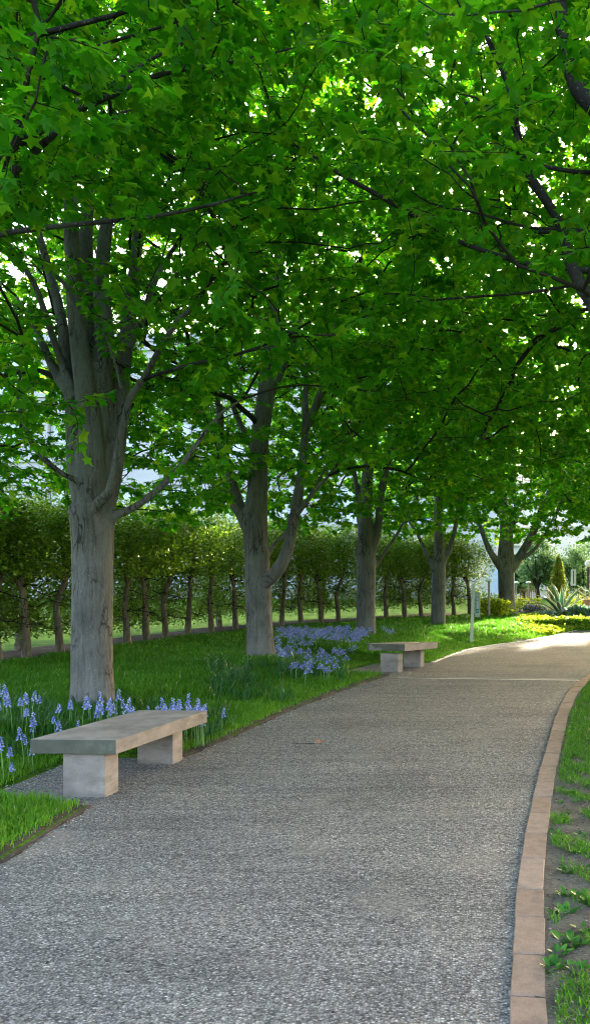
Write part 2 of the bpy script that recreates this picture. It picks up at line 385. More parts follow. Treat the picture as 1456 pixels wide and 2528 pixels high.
def soil_edge(line, w0, w1):
    q, _ = [np.array(line), 0]; s_ = np.concatenate([[0], np.cumsum(np.hypot(*np.diff(q, axis=0).T))]); V, F = [], []
    u = np.arange(0, s_[-1], .05)
    for k, t in enumerate(u):
        x_, y_ = np.interp(t, s_, q[:, 0]), np.interp(t, s_, q[:, 1]); x2, y2 = np.interp(t+.05, s_, q[:, 0]), np.interp(t+.05, s_, q[:, 1]); d_ = np.array([x2-x_, y2-y_]); d_ /= np.hypot(*d_)+1e-9
        nr = np.array([d_[1], -d_[0]])
        for j, o_ in enumerate((w1+.018*math.sin(t*9)+rnd.uniform(-.02, .03), -.02, w0)):
            px, py = x_+nr[0]*o_, y_+nr[1]*o_; V.append((px, py, (float(pz(py))+.0085 if o_ > 0 else (max(g(px, py), float(pz(py)))+.014 if o_ < -.05 else float(pz(py))+.0095))))
        if k: F += [((k-1)*3+j, (k-1)*3+j+1, k*3+j+1, k*3+j) for j in (0, 1)]
    tag(mobj('soil_edge', fast_mesh('soil_edge', V, F, M['edge_soil'], smooth=True)), kind='structure')
soil_edge(left_pts[1:], -.13, .005); soil_edge(aft, -.13, .005)
strip_blocks('path_edging', left_pts, -.10, .0, .24, .012, M['edge_brick'], .0, -2, 24, .012)
strip_blocks('path_edging', aft, -.10, .0, .24, .012, M['edge_brick'], .0, -2, 24, .012)
strip_blocks('path_edging', aft2, -.06, .0, .5, .014, M['steel'], .0, -2, 24, .004)
strip_blocks('path_edging', [(-3.62, y_b+.0), (-3.65, y_a)], .0, .10, .24, .012, M['edge_brick'], .0, -2, 24, .012)
# soil strip right of the kerb, mulch under the hedge
sy = np.arange(-2, 16, .15); sw = np.linspace(0, 1, 12)
SX = (xr(sy)+.10)[:, None]+sw[None]*1.1; SY = np.repeat(sy[:, None], 12, 1)
V = np.stack([SX, SY, G(np.maximum(SX, xr(SY)+.2), SY)+.022+.006*np.sin(SX*23)*np.sin(SY*19)], -1).reshape(-1, 3); i = np.arange(len(sy)-1)[:, None]*12+np.arange(11)[None]
tag(mobj('soil_strip', fast_mesh('soil_strip', V, np.stack([i, i+1, i+13, i+12], -1).reshape(-1, 4), M['soil'], smooth=True)), kind='structure')
HD = np.array([(-160, 10.6), (68, 12.0), (315, 14.2), (462, 16.2), (582, 18.2), (694, 20), (793, 21.5), (954, 23.6), (1175, 27)])
def hedge_pt(xD):
    d = float(np.interp(xD, HD[:, 0], HD[:, 1])); return ((xD-CX)*d/FPX, d)
hx = [hedge_pt(v) for v in np.linspace(-160, 1180, 60)]
V = []; F = []
for k, (x_, y_) in enumerate(hx):
    for o_ in np.linspace(-.75, 1.3, 10):
        xx = x_-o_*.88; yy = y_+o_*.5; V.append((xx, yy, g(xx, yy)+.012))
for k in range(len(hx)-1):
    for q in range(9): F.append((k*10+q, (k+1)*10+q, (k+1)*10+q+1, k*10+q+1))
tag(mobj('mulch_bed', fast_mesh('mulch_bed', V, F, M['mulch'], smooth=True)), kind='structure')
# pale pavement across the far end and the garden bed beyond it
sheet('pavement', np.linspace(3.3, 30, 20), np.linspace(23.05, 25.2, 4), lambda X, Y: pz(Y)+.006+0*X, M['pavement'])
# metal joint across the path
a0 = on_path(982, 1675); a1 = on_path(1432, 1681)
mb = MB(); v0 = Vector((*a0, 0)); v1 = Vector((*a1, 0)); n_ = 24
for k in range(n_):
    p0 = v0.lerp(v1, k/n_); p1 = v0.lerp(v1, (k+1)/n_)
    for dy0, dy1, hh, mi in ((-.025, .03, .007, 0), (.034, .085, .0055, 1), (.09, .11, .008, 0)):
        z0 = float(pz(p0.y))+hh; zb = float(pz(p0.y+.06)) - float(pz(p0.y))
        mb.m = mi
        mb.add([(p0.x, p0.y+dy0, float(pz(p0.y+dy0))+hh), (p1.x, p1.y+dy0, float(pz(p1.y+dy0))+hh), (p1.x, p1.y+dy1, float(pz(p1.y+dy1))+hh), (p0.x, p0.y+dy1, float(pz(p0.y+dy1))+hh)], [(0, 1, 2, 3)])
tag(mb.build('path_joint', [M['steel'], M['dark']]), kind='structure')

# ------------------------------------------------------------------ benches
def bench(name, c4, zt, th, legs, label, zg):
    """c4: near-left, near-right, far-right, far-left top corners (x, y)"""
    c = sum((Vector((*q, 0)) for q in c4), Vector())/4
    root = empty(name, (c.x, c.y, zg), label, 'bench', 'stone benches beside the path')
    L = lambda q, z: (q[0]-c.x, q[1]-c.y, z-zg)
    m = MB(); vv = [L(q, zt[i]-th) for i, q in enumerate(c4)]+[L(q, zt[i]) for i, q in enumerate(c4)]
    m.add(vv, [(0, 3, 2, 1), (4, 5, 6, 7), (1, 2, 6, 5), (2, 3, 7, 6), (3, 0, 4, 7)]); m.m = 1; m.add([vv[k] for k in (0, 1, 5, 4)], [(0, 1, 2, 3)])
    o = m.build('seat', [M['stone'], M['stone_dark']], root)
    me = o.data
    import bmesh
    bm = bmesh.new(); bm.from_mesh(me); bmesh.ops.remove_doubles(bm, verts=bm.verts, dist=.0005); bm.to_mesh(me); bm.free()
    b = o.modifiers.new('b', 'BEVEL'); b.width = .006; b.segments = 2; b.limit_method = 'ANGLE'
    for (u0, u1, v0_, v1_) in legs:
        def at(u, v):
            A = Vector((*c4[0], 0)).lerp(Vector((*c4[1], 0)), u); B = Vector((*c4[3], 0)).lerp(Vector((*c4[2], 0)), u); return A.lerp(B, v)
        q = [at(u0, v0_), at(u1, v0_), at(u1, v1_), at(u0, v1_)]
        m = MB(); vv = [L(p_, zg-.06) for p_ in q]+[L(p_, min(zt)-th-.001+.0) for p_ in q]
        m.add(vv, [(0, 3, 2, 1), (4, 5, 6, 7), (0, 1, 5, 4), (1, 2, 6, 5), (2, 3, 7, 6), (3, 0, 4, 7)])
        m.build('leg', M['stone'], root, bevel=.005)
    return root
def topc(x, y, z):
    d = (CAMZ-z)*FPX/(y-HY); return ((x-CX)*d/FPX, d)
c4 = [topc(74, 1825.7, .46), topc(286, 1827.7, .46), topc(511, 1754.7, .46), topc(342.5, 1753.7, .46)]
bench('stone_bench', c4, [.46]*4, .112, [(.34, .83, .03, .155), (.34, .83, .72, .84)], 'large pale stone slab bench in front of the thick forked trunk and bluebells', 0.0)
z2 = .71
b2n = [topc(906.5, 1588.5, z2), topc(998.7, 1591, z2)]
dN = b2n[1][1]; dF = dN+1.12
b2f = [((1080-CX)*dF/FPX, dF), ((993-CX)*dF/FPX, dF+.02)]
zf_ = CAMZ-(1585-HY)*dF/FPX
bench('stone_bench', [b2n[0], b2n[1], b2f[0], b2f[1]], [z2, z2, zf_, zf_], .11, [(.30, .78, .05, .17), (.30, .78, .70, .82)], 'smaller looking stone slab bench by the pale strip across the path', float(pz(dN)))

# ------------------------------------------------------------------ trees
LEAF_V = np.array([(0, .02, 0), (.46, -.10, -.07), (.35, .12, .0), (.62, .42, -.09), (.24, .47, .01), (0, .98, -.12), (-.24, .47, .01), (-.62, .42, -.09), (-.35, .12, 0), (-.46, -.10, -.07), (0, .28, .06)], float)
LEAF_F = np.array([(10, k, k+1) for k in range(0, 9)]+[(10, 9, 0)], int)
LEAF_V2 = np.array([(0, 0, 0), (.54, .08, -.06), (.34, .28, 0.02), (.46, .54, -.05), (0, .92, -.07), (-.46, .54, -.05), (-.34, .28, .02), (-.54, .08, -.06)], float)
LEAF_F2 = np.array([(0, 1, 2), (2, 3, 4), (4, 5, 6), (6, 7, 0), (0, 2, 4), (0, 4, 6)], int)
LEAF_V3 = np.array([(0, 0, 0), (.33, .45, .04), (0, 1, -.05), (-.33, .45, .04)], float); LEAF_F3 = np.array([(0, 1, 2), (0, 2, 3)], int)
def place_leaves(pos, axis, nor, size, tv, tf, m, name, parent, var=None, loc=None):
    n = len(pos); axis = axis/np.linalg.norm(axis, axis=1, keepdims=True)
    x = np.cross(axis, nor); x /= np.linalg.norm(x, axis=1, keepdims=True)+1e-9; z = np.cross(x, axis)
    B = np.stack([x, axis, z], 1)                 # n,3(basis),3
    tvs = np.repeat(tv[None], n, 0).copy()
    tvs[:, :, 2] *= rng.uniform(-.6, 2.2, (n, 1)); tvs[:, :, 0] *= rng.uniform(.8, 1.15, (n, 1))
    V = np.einsum('nki,nij->nkj', tvs, B)*size[:, None, None]+pos[:, None, :]
    F = (tf[None]+(np.arange(n)*len(tv))[:, None, None]).reshape(-1, tf.shape[1])
    if var is None: var = rng.random(n)
    me = fast_mesh(name, V.reshape(-1, 3), F, m, var=np.repeat(var, len(tv)))
    return mobj(name, me, parent, loc)
def tubes(chains, sides_of, noise_amp=0):
    Vs, Fs, off = [], [], 0
    for pts, rad in chains:
        n = sides_of(rad[0]); k = len(pts)
        t = np.gradient(pts, axis=0); t /= np.linalg.norm(t, axis=1, keepdims=True)+1e-9
        tm = t.mean(0); ref = np.array([0, 0, 1.]) if abs(tm[2]) < .7 else np.array([1., .1, 0])
        u = np.cross(t, ref); u /= np.linalg.norm(u, axis=1, keepdims=True)+1e-9; v = np.cross(t, u)
        a = np.arange(n)*2*math.pi/n
        r = rad[:, None]*np.ones(n)
        if noise_amp: r = r*(1+noise_amp*np.sin(3*a+rnd.random()*6+np.arange(k)[:, None]*.35)+noise_amp*.6*np.sin(2*a-np.arange(k)[:, None]*.22+rnd.random()*6))
        V = pts[:, None]+r[..., None]*(np.cos(a)[None, :, None]*u[:, None]+np.sin(a)[None, :, None]*v[:, None])
        i = (np.arange(k-1)[:, None]*n); j = np.arange(n)[None]; jn = (j+1) % n
        F = np.stack([i+j, i+jn, i+n+jn, i+n+j], -1).reshape(-1, 4)+off
        Vs.append(V.reshape(-1, 3)); Fs.append(F); off += n*k
    return np.concatenate(Vs), np.concatenate(Fs)
def spline(pts, rad, step):
    pts = np.array([tuple(p_) for p_ in pts], float); rad = np.array(rad, float)
    if len(pts) == 2: pts = np.array([pts[0], (pts[0]+pts[1])/2, pts[1]]); rad = np.array([rad[0], (rad[0]+rad[1])/2, rad[1]])
    e = np.concatenate([[2*pts[0]-pts[1]], pts, [2*pts[-1]-pts[-2]]]); o = []; r = []
    for i in range(1, len(e)-2):
        p0, p1, p2, p3 = e[i-1:i+3]; n = max(1, int(np.linalg.norm(p2-p1)/step+.5))
        for k in range(n):
            t = k/n; o.append(.5*(2*p1+(p2-p0)*t+(2*p0-5*p1+4*p2-p3)*t*t+(3*p1-p0-3*p2+p3)*t**3)); r.append(rad[i-1]*(1-t)+rad[i]*t)
    o.append(pts[-1]); r.append(rad[-1]); return np.array(o), np.array(r)

WIN = [(125, 375, 690, 1260, 8.3, .86), (120, 400, 420, 690, 8.3, .5), (-50, 125, 560, 900, 8.3, .35), (560, 810, 900, 1420, 11.9, .82), (570, 800, 700, 900, 11.9, .4), (860, 1010, 1130, 1420, 16.4, .75),
       (1040, 1150, 1250, 1450, 20.3, .55), (1180, 1350, 1290, 1480, 25.6, .35)]
def windowed(p_):
    y = p_[1]
    if y < .3: return False
    u = p_[0]*FPX/y+CX; v = HY-(p_[2]-CAMZ)*FPX/y
    for x0, x1, y0, y1, dm, pr in WIN:
        if y < dm and x0 < u < x1 and y0 < v < y1 and rnd.random() < pr: return True
    return False
class Skel:
    def __init__(s): s.p = []; s.par = []; s.fix = []; s.chains = []; s.main = []
    def limb(s, pts, rad, main=True, step=.16):
        q, r = spline(pts, rad, step)
        if s.p:
            A = np.array(s.p); i0 = int(np.argmin(((A-q[0])**2).sum(1)))
        else: i0 = -1
        ids = [i0] if i0 >= 0 else []
        prev = i0
        for k in range(0, len(q)):
            s.p.append(q[k]); s.par.append(prev); s.fix.append(r[k]); prev = len(s.p)-1; ids.append(prev)
        if main: s.main.append((q, r))
        else: s.chains.append(ids)
        return ids
    def grow(s, T, batches=8, step=.2, up=.12, maxlen=9, level=0):
        out = []; T = np.asarray(T); 
        A = np.array(s.p); kd = None
        d0 = np.array([np.min(((A-t)**2).sum(1)) for t in T]) if len(T) < 600 else None
        if d0 is not None: T = T[np.argsort(d0)]
        for bt in np.array_split(T, batches):
            kd = kdtree.KDTree(len(s.p))
            for i_, p_ in enumerate(s.p): kd.insert(p_, i_)
            kd.balance()
            for t in bt:
                best = None
                for co, i_, dd in kd.find_n(t, 10):
                    c_ = dd*(1+(.9 if co.z > t[2]+.15 else 0))+(.25*math.hypot(co.x-s.c[0], co.y-s.c[1]) if level == 0 else 0)
                    if best is None or c_ < best[0]: best = (c_, i_, dd)
                _, i_, dd = best
                if dd < .08 or dd > maxlen: continue
                a = np.array(s.p[i_]); pi = s.par[i_]
                td = a-np.array(s.p[pi]) if pi >= 0 else np.array([0, 0, 1.])
                td = td/(np.linalg.norm(td)+1e-6)
                dirv = (t-a)/dd; mixd = .45*td+.55*dirv
                c = a+mixd*dd*.45+np.array([0, 0, up*dd*.5])+rng.normal(0, .05*dd, 3)
                k = max(2, int(dd/step+.5)); u = np.linspace(0, 1, k+1)[1:, None]
                q = (1-u)**2*a+2*u*(1-u)*c+u*u*t
                q[:-1] += rng.normal(0, .018*min(1, dd), (k-1, 3)) if k > 1 else 0
                ids = [i_]; prev = i_
                for p_ in q:
                    s.p.append(p_); s.par.append(prev); s.fix.append(-1); prev = len(s.p)-1; ids.append(prev)
                s.chains.append(ids); out.append(ids)
        return out
    def radii(s, tip=.0034, ex=2.25):
        n = len(s.p); acc = np.zeros(n); par = s.par; rr = np.zeros(n)
        for i_ in range(n-1, -1, -1):
            r = tip if acc[i_] == 0 else acc[i_]**(1/ex)
            if s.fix[i_] > 0: r = s.fix[i_]
            rr[i_] = r
            if par[i_] >= 0: acc[par[i_]] += r**ex*(1 if s.fix[i_] <= 0 else 0)
        for i_ in range(n):
            if par[i_] >= 0 and s.fix[i_] <= 0: rr[i_] = min(rr[i_], rr[par[i_]]*.97)
        return rr

def in_view(p, pad=.12):
    y = max(p[1], .1); u = (p[0]*FPX/y+CX)/1456; v = (HY-(p[2]-CAMZ)*FPX/y)/2528
    return p[1] > .8 and -pad < u < 1+pad and -pad < v < 1+pad
def crown_points(n, base, Rr, zb, zt, zm, shell=.5, clear=None, ysq=1.0, cull=.5):
    out = []
    while len(out) < n:
        z = zb+(zt-zb)*rnd.random()
        h = (z-zm)/((zt-zm) if z > zm else (zb-zm)*1.15)
        rmax = Rr*math.sqrt(max(0, 1-h*h*.96)); a = rnd.uniform(0, 2*math.pi)
        if rnd.random() > (rmax/Rr)**2: continue
        r = rmax*rnd.random()**shell*(1+.10*math.sin(3*a+z)+.08*math.sin(5*a-2*z)); p_ = (base[0]+r*math.cos(a), base[1]+r*math.sin(a)*ysq, z)
        if clear and clear(p_, r): continue
        if windowed(p_): continue
        if cull < 1 and not in_view(p_) and rnd.random() > cull: continue
        out.append(p_)
    return np.array(out)

def maple(base, label, limbs, Rr=3.9, zb=2.9, zt=10.5, zm=5.2, nA=34, nB=230, nC=1300, leafv=(LEAF_V, LEAF_F), size=(.078, .118), clear=None, voxel=.02, auto=10, group='maple trees in rows along the path', vbias=.5, dens=1.0, cull=.5, extra=(), sp=.05):
    root = empty('maple_tree', base, label, 'tree', group)
    s = Skel(); s.c = base
    for L_ in limbs: s.limb(*L_)
    top = np.array(s.p)
    for L_ in extra: s.limb(L_[0], L_[1], main=False, step=.12)
    s.grow(crown_points(nA, base, Rr*.75, max(zb+.6, 3.4), zt-1, zm+.5, .6, clear, cull=.8), 6, .3, .25, level=0)
    s.grow(crown_points(nB, base, Rr, zb+.1, zt-.3, zm, .5, clear, cull=cull), 10, .22, .12, level=0)
    tw = s.grow(crown_points(int(nC*dens), base, Rr*1.05, zb, zt, zm, .5, clear, cull=cull), 10, .14, -.05, maxlen=1.6, level=1)
    rr = s.radii(); A = np.array(s.p)
    # trunk and main limbs: one blended skin
    tv, tf = tubes([(q, r) for q, r in s.main], lambda r: 14, .035)
    b0 = np.array(base)
    if voxel:
        # closed ends for the remesher
        caps_v, caps_f = [], []; off = 0
        Vall, Fall = tv-b0, [tuple(f) for f in tf]
        for q, r in s.main:
            k = len(q); Fall.append(tuple(range(off+13, off-1, -1))); e = off+(k-1)*14; Fall.append(tuple(range(e, e+14))); off += k*14
        me = bpy.data.meshes.new('trunk'); me.from_pydata([tuple(v) for v in Vall], [], Fall); me.materials.append(M['bark']); me.update()
        o = mobj('trunk', me, root)
        rm = o.modifiers.new('r', 'REMESH'); rm.mode = 'VOXEL'; rm.voxel_size = voxel; rm.use_smooth_shade = True
        sm = o.modifiers.new('s', 'SMOOTH'); sm.iterations = 5; sm.factor = .6
    else:
        mobj('trunk', fast_mesh('trunk', tv-b0, tf, M['bark'], smooth=True), root)
    ch = [(A[ids], rr[ids].copy()) for ids in s.chains]
    for q, r in ch: r[0] = min(r[0], r[1]*1.25 if len(r) > 1 else r[0])
    thick = [c for c in ch if c[1][0] > .022]; thin = [c for c in ch if c[1][0] <= .022]
    if thick:
        for c_ in thick:
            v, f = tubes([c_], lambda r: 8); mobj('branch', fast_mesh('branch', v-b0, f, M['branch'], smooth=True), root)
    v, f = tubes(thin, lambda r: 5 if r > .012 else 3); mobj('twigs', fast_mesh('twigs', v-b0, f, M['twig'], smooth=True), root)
    # leaves in pairs along the twigs
    pos, ax, no = [], [], []
    for ids in tw:
        q = A[ids]; seg = np.linalg.norm(np.diff(q, axis=0), axis=1); cs = np.concatenate([[0], np.cumsum(seg)]); L_ = cs[-1]
        st = max(0, L_-.62); u = np.arange(st+.03, L_+.02, sp)
        pp = np.stack([np.interp(u, cs, q[:, k]) for k in range(3)], 1)
        d = q[-1]-q[-2]; d /= np.linalg.norm(d)+1e-9
        sd_ = np.cross(d, (0, 0, 1.)); sd_ /= np.linalg.norm(sd_)+1e-9
        for sgn in (-1, 1):
            a = sd_*sgn*rng.uniform(.5, 1.1, (len(u), 1))+d*rng.uniform(.1, 1.0, (len(u), 1))+rng.normal(0, .25, (len(u), 3)); a[:, 2] -= rng.uniform(0, .9, len(u))
            a /= np.linalg.norm(a, axis=1, keepdims=True)
            pos.append(pp+a*rng.uniform(.02, .07, (len(u), 1))); ax.append(a)
            nn = rng.normal(0, .42, (len(u), 3)); nn[:, 2] += 1; no.append(nn)
    pos = np.concatenate(pos); ax = np.concatenate(ax); no = np.concatenate(no); n = len(pos)
    keep = rng.random(n) < .93
    pos, ax, no = pos[keep], ax[keep], no[keep]; n = len(pos)
    if clear:
        kk = np.array([not clear(tuple(p_), math.hypot(p_[0]-base[0], p_[1]-base[1])) for p_ in pos]); pos, ax, no = pos[kk], ax[kk], no[kk]; n = len(pos)
    var = np.clip(rng.normal(vbias, .22, n), 0, 1)
    place_leaves(pos-b0, ax, no, rng.uniform(size[0], size[1], n), leafv[0], leafv[1], M['leaf'], 'crown', root, var)
    return root

def D(d, *pts): return [P(x, y, d+dd) for x, y, dd in pts]
def view_clear(x0, x1, y0, y1, dmax):
    """an opening in a crown: nothing nearer than dmax grows inside this world wedge between two bearings and two heights"""
    def f(p_, r):
        if p_[1] < .3: return True
        u = p_[0]*FPX/p_[1]+CX; v = HY-(p_[2]-CAMZ)*FPX/p_[1]
        return p_[1] < dmax and x0 < u < x1 and y0 < v < y1
    return f
gz = lambda x, y: g(x, y)
# --- the thick forked maple behind the first bench
d = 8.4; b = P(228, 1742, d); b.z = gz(b.x, b.y)-.05
cl1 = lambda p_, r: (r < 1.05 and p_[2] < 4.6) or (r < .75 and p_[2] < 5.6) 
L1 = [
 (D(d, (228, 1752, 0), (229, 1720, 0), (229, 1660, 0), (228, 1560, 0), (228, 1440, 0), (227, 1330, 0), (226, 1250, 0)), [.262, .228, .212, .208, .208, .218, .245]),
 (D(d, (222, 1290, 0), (196, 1170, .02), (186, 1080, .05), (180, 1000, .1), (165, 900, .25), (150, 780, .45), (105, 610, .8), (70, 470, 1.1)), [.15, .125, .10, .085, .07, .06, .045, .03]),
 (D(d, (226, 1270, -.05), (222, 1150, -.08), (222, 1060, -.08), (208, 940, -.05), (192, 800, 0), (180, 640, .05), (175, 480, .2), (190, 320, .4), (200, 60, .6)), [.17, .155, .13, .105, .095, .085, .07, .05, .03]),
 (D(d, (235, 1270, .05), (246, 1150, .08), (250, 1040, .1), (252, 930, .12), (258, 820, .16), (250, 700, .25), (262, 560, .4), (290, 400, .6), (270, 200, .8)), [.17, .145, .125, .115, .10, .085, .07, .055, .035]),
 (D(d, (240, 1150, .2), (228, 1000, .28), (225, 850, .35), (215, 700, .45), (215, 540, .6), (240, 360, .9)), [.12, .11, .105, .085, .07, .04]),
 (D(d, (248, 1260, .02), (278, 1160, .1), (292, 1050, .2), (302, 920, .35), (322, 760, .5), (335, 640, .7), (352, 480, 1.0), (380, 330, 1.2)), [.14, .105, .098, .09, .078, .07, .05, .035]),
 (D(d, (232, 1262, -.16), (244, 1240, -.24), (268, 1216, -.32), (284, 1165, -.36), (290, 1120, -.36), (306, 1050, -.4), (320, 985, -.45), (352, 940, -.55), (395, 860, -.7), (440, 790, -.9), (497, 742, -1.1)), [.06, .055, .048, .045, .042, .042, .038, .036, .032, .03, .026]),
 (D(d, (255, 1300, 0), (285, 1272, -.02), (320, 1258, -.05), (365, 1230, -.1), (420, 1180, -.15), (450, 1145, -.2), (490, 1090, -.25), (545, 1020, -.3), (600, 985, -.3)), [.085, .055, .042, .038, .035, .033, .028, .022, .016]),
 (D(d, (215, 1205, -.12), (185, 1185, -.25), (150, 1168, -.35), (110, 1135, -.45), (76, 1090, -.55), (55, 1040, -.6), (44, 985, -.6), (54, 900, -.55), (64, 810, -.5)), [.045, .036, .032, .030, .028, .024, .019, .016, .012]),
 (D(d, (190, 985, .05), (160, 955, .1), (145, 935, .15), (128, 900, .2), (105, 850, .3), (80, 800, .4), (40, 730, .6)), [.07, .06, .055, .05, .042, .035, .02]),
 (D(d, (180, 960, .1), (150, 890, .12), (120, 800, .0), (85, 700, -.1), (45, 640, -.2), (0, 560, -.3)), [.05, .042, .038, .034, .03, .02]),
 (D(d, (190, 760, .0), (160, 700, -.2), (120, 665, -.3), (60, 650, -.4)), [.035, .028, .022, .015]),
 (D(d, (315, 860, .3), (350, 790, .4), (380, 700, .5), (430, 610, .6), (500, 520, .7)), [.05, .042, .036, .028, .02]),
 (D(d, (300, 960, -.42), (280, 880, -.5), (262, 830, -.6), (230, 780, -.7)), [.022, .02, .016, .012]),
]
maple(b, 'thick grey forked maple growing behind the large front bench', L1, Rr=4.2, zb=2.55, zt=11.8, nC=2500, clear=cl1, voxel=.017,
      extra=[(D(d, (48, 1060, -.6), (0, 1058, -.7), (-60, 1050, -.8)), [.014, .012, .008]),
             (D(d, (470, 760, -1.0), (560, 640, -1.3), (600, 600, -1.5)), [.024, .018, .012]),
             (D(d, (370, 930, -.6), (470, 900, -1.0), (600, 870, -1.4), (700, 830, -1.7)), [.02, .018, .014, .01])])
# --- second maple with the swept right arm
d = 12.1; b = P(642, 1640, d); b.z = gz(b.x, b.y)-.05
cl2 = lambda p_, r: (r < .85 and p_[2] < 4.5) 
L2 = [
 (D(d, (642, 1652, 0), (642, 1610, 0), (640, 1540, 0), (638, 1450, 0), (634, 1370, 0), (630, 1290, 0), (634, 1220, 0), (638, 1150, 0), (642, 1080, .0), (655, 990, .0), (662, 900, .05), (672, 800, .1), (684, 690, .2), (700, 560, .3), (705, 400, .4)), [.27, .226, .205, .205, .198, .19, .165, .145, .14, .135, .12, .105, .09, .07, .045]),
 (D(d, (640, 1448, -.05), (662, 1432, -.15), (690, 1402, -.2), (708, 1360, -.22), (720, 1310, -.22), (734, 1235, -.2), (744, 1170, -.15), (752, 1080, -.1), (754, 980, 0), (756, 900, .1), (735, 800, .2)), [.10, .105, .10, .095, .088, .08, .072, .06, .05, .04, .03]),
 (D(d, (752, 1060, -.1), (785, 990, -.1), (810, 900, 0), (830, 800, .1), (860, 700, .2)), [.055, .07, .055, .045, .03]),
 (D(d, (615, 1310, 0), (592, 1265, .0), (562, 1232, .05), (535, 1205, .1), (515, 1180, .1), (470, 1130, .2)), [.11, .085, .07, .055, .045, .03]),
 (D(d, (600, 1270, .1), (580, 1215, .15), (562, 1150, .2), (545, 1080, .3), (540, 1000, .4), (510, 900, .5), (500, 780, .7)), [.08, .085, .08, .07, .06, .045, .03]),
 (D(d, (655, 1390, .1), (672, 1350, .15), (700, 1320, .2), (740, 1260, .25), (790, 1180, .3), (850, 1060, .4)), [.04, .035, .03, .028, .022, .015]),
 (D(d, (720, 1290, -.22), (745, 1255, -.3), (775, 1215, -.35), (830, 1150, -.4), (880, 1060, -.5)), [.045, .038, .032, .026, .015]),
 (D(d, (625, 1110, .05), (600, 1060, .15), (575, 1000, .3), (560, 900, .5), (540, 780, .7)), [.05, .05, .045, .035, .025]),
 (D(d, (650, 1020, .1), (690, 930, .3), (740, 800, .5), (780, 640, .8)), [.05, .05, .04, .025]),
]
maple(b, 'maple with a curved right arm low on its trunk, beside the dense bluebell patch', L2, Rr=4.5, zb=2.6, zt=13, nC=3200, clear=cl2, voxel=.02)
# --- third maple behind the second bench
d = 16.6; b = P(903, 1588, d); b.z = gz(b.x, b.y)-.05
cl3 = lambda p_, r: (r < .8 and p_[2] < 4.0)
L3 = [
 (D(d, (905, 1598, 0), (904, 1570, 0), (903, 1530, 0), (903, 1450, 0), (904, 1380, 0), (902, 1310, 0), (905, 1200, 0), (912, 1100, .1), (905, 980, .2), (900, 850, .3)), [.28, .228, .205, .20, .205, .17, .13, .11, .08, .05]),
 (D(d, (915, 1370, 0), (932, 1310, 0), (938, 1240, 0), (950, 1170, .1), (970, 1100, .2), (990, 1010, .3), (1000, 900, .4)), [.11, .09, .085, .08, .065, .05, .035]),
 (D(d, (895, 1330, 0), (887, 1270, .0), (880, 1200, .1), (865, 1120, .2), (850, 1020, .4)), [.09, .07, .06, .05, .035]),
 (D(d, (922, 1400, .1), (945, 1370, .1), (985, 1310, .1), (1020, 1240, .2), (1060, 1180, .3)), [.06, .045, .038, .03, .02]),
]
maple(b, 'maple standing directly behind the second stone bench', L3, Rr=3.7, zb=2.75, zt=10.8, nC=1800, clear=cl3, leafv=(LEAF_V2, LEAF_F2), size=(.09, .135), voxel=.028)
d = 20.5; b = P(1082, 1567, d); b.z = gz(b.x, b.y)-.05
L4 = [
 (D(d, (1082, 1576, 0), (1082, 1550, 0), (1082, 1480, 0), (1083, 1400, 0), (1084, 1340, 0), (1080, 1280, 0), (1085, 1200, .1), (1095, 1050, .2), (1090, 900, .3)), [.245, .20, .19, .185, .14, .12, .10, .07, .05]),
 (D(d, (1078, 1420, -.05), (1062, 1385, -.1), (1045, 1350, -.1), (1025, 1310, -.1), (1000, 1270, 0), (985, 1210, .1)), [.10, .07, .055, .048, .04, .025]),
 (D(d, (1088, 1395, 0), (1108, 1360, 0), (1122, 1310, .0), (1132, 1250, .1), (1142, 1180, .2), (1160, 1080, .3)), [.10, .08, .065, .058, .048, .03]),
]
maple(b, 'slender maple nearest the narrow white sign post', L4, Rr=3.6, zb=3.1, zt=10.8, nC=1200, clear=cl3, leafv=(LEAF_V2, LEAF_F2), size=(.10, .145), voxel=.03)
d = 26.0; b = P(1250, 1528, d); b.z = gz(b.x, b.y)-.05
L5 = [
 (D(d, (1253, 1540, 0), (1252, 1515, 0), (1250, 1470, 0), (1248, 1420, 0), (1248, 1370, 0), (1250, 1310, 0), (1240, 1240, 0), (1236, 1150, .1), (1230, 1020, .3), (1225, 900, .4)), [.42, .33, .28, .27, .28, .22, .17, .13, .09, .05]),
 (D(d, (1240, 1405, -.1), (1218, 1375, -.2), (1202, 1345, -.2), (1185, 1300, -.2), (1160, 1240, 0), (1140, 1160, .1)), [.16, .12, .10, .08, .06, .03]),
 (D(d, (1262, 1405, 0), (1285, 1370, .0), (1308, 1330, 0), (1328, 1285, 0), (1345, 1230, .1), (1385, 1190, .2), (1440, 1160, .3)), [.17, .15, .135, .12, .09, .06, .03]),
 (D(d, (1275, 1385, -.1), (1310, 1365, -.2), (1338, 1330, -.3), (1365, 1280, -.3), (1395, 1220, -.3)), [.09, .065, .055, .045, .03]),
 (D(d, (1252, 1320, 0), (1275, 1280, 0), (1300, 1220, .1), (1330, 1120, .2)), [.09, .06, .05, .03]),
]
maple(b, 'stout maple beside the garden bed at the far bend', L5, Rr=4.8, zb=3.1, zt=11.5, zm=6, nC=2500, clear=lambda p_, r: (r < .9 and p_[2] < 4.8), leafv=(LEAF_V2, LEAF_F2), size=(.11, .165), voxel=.035)

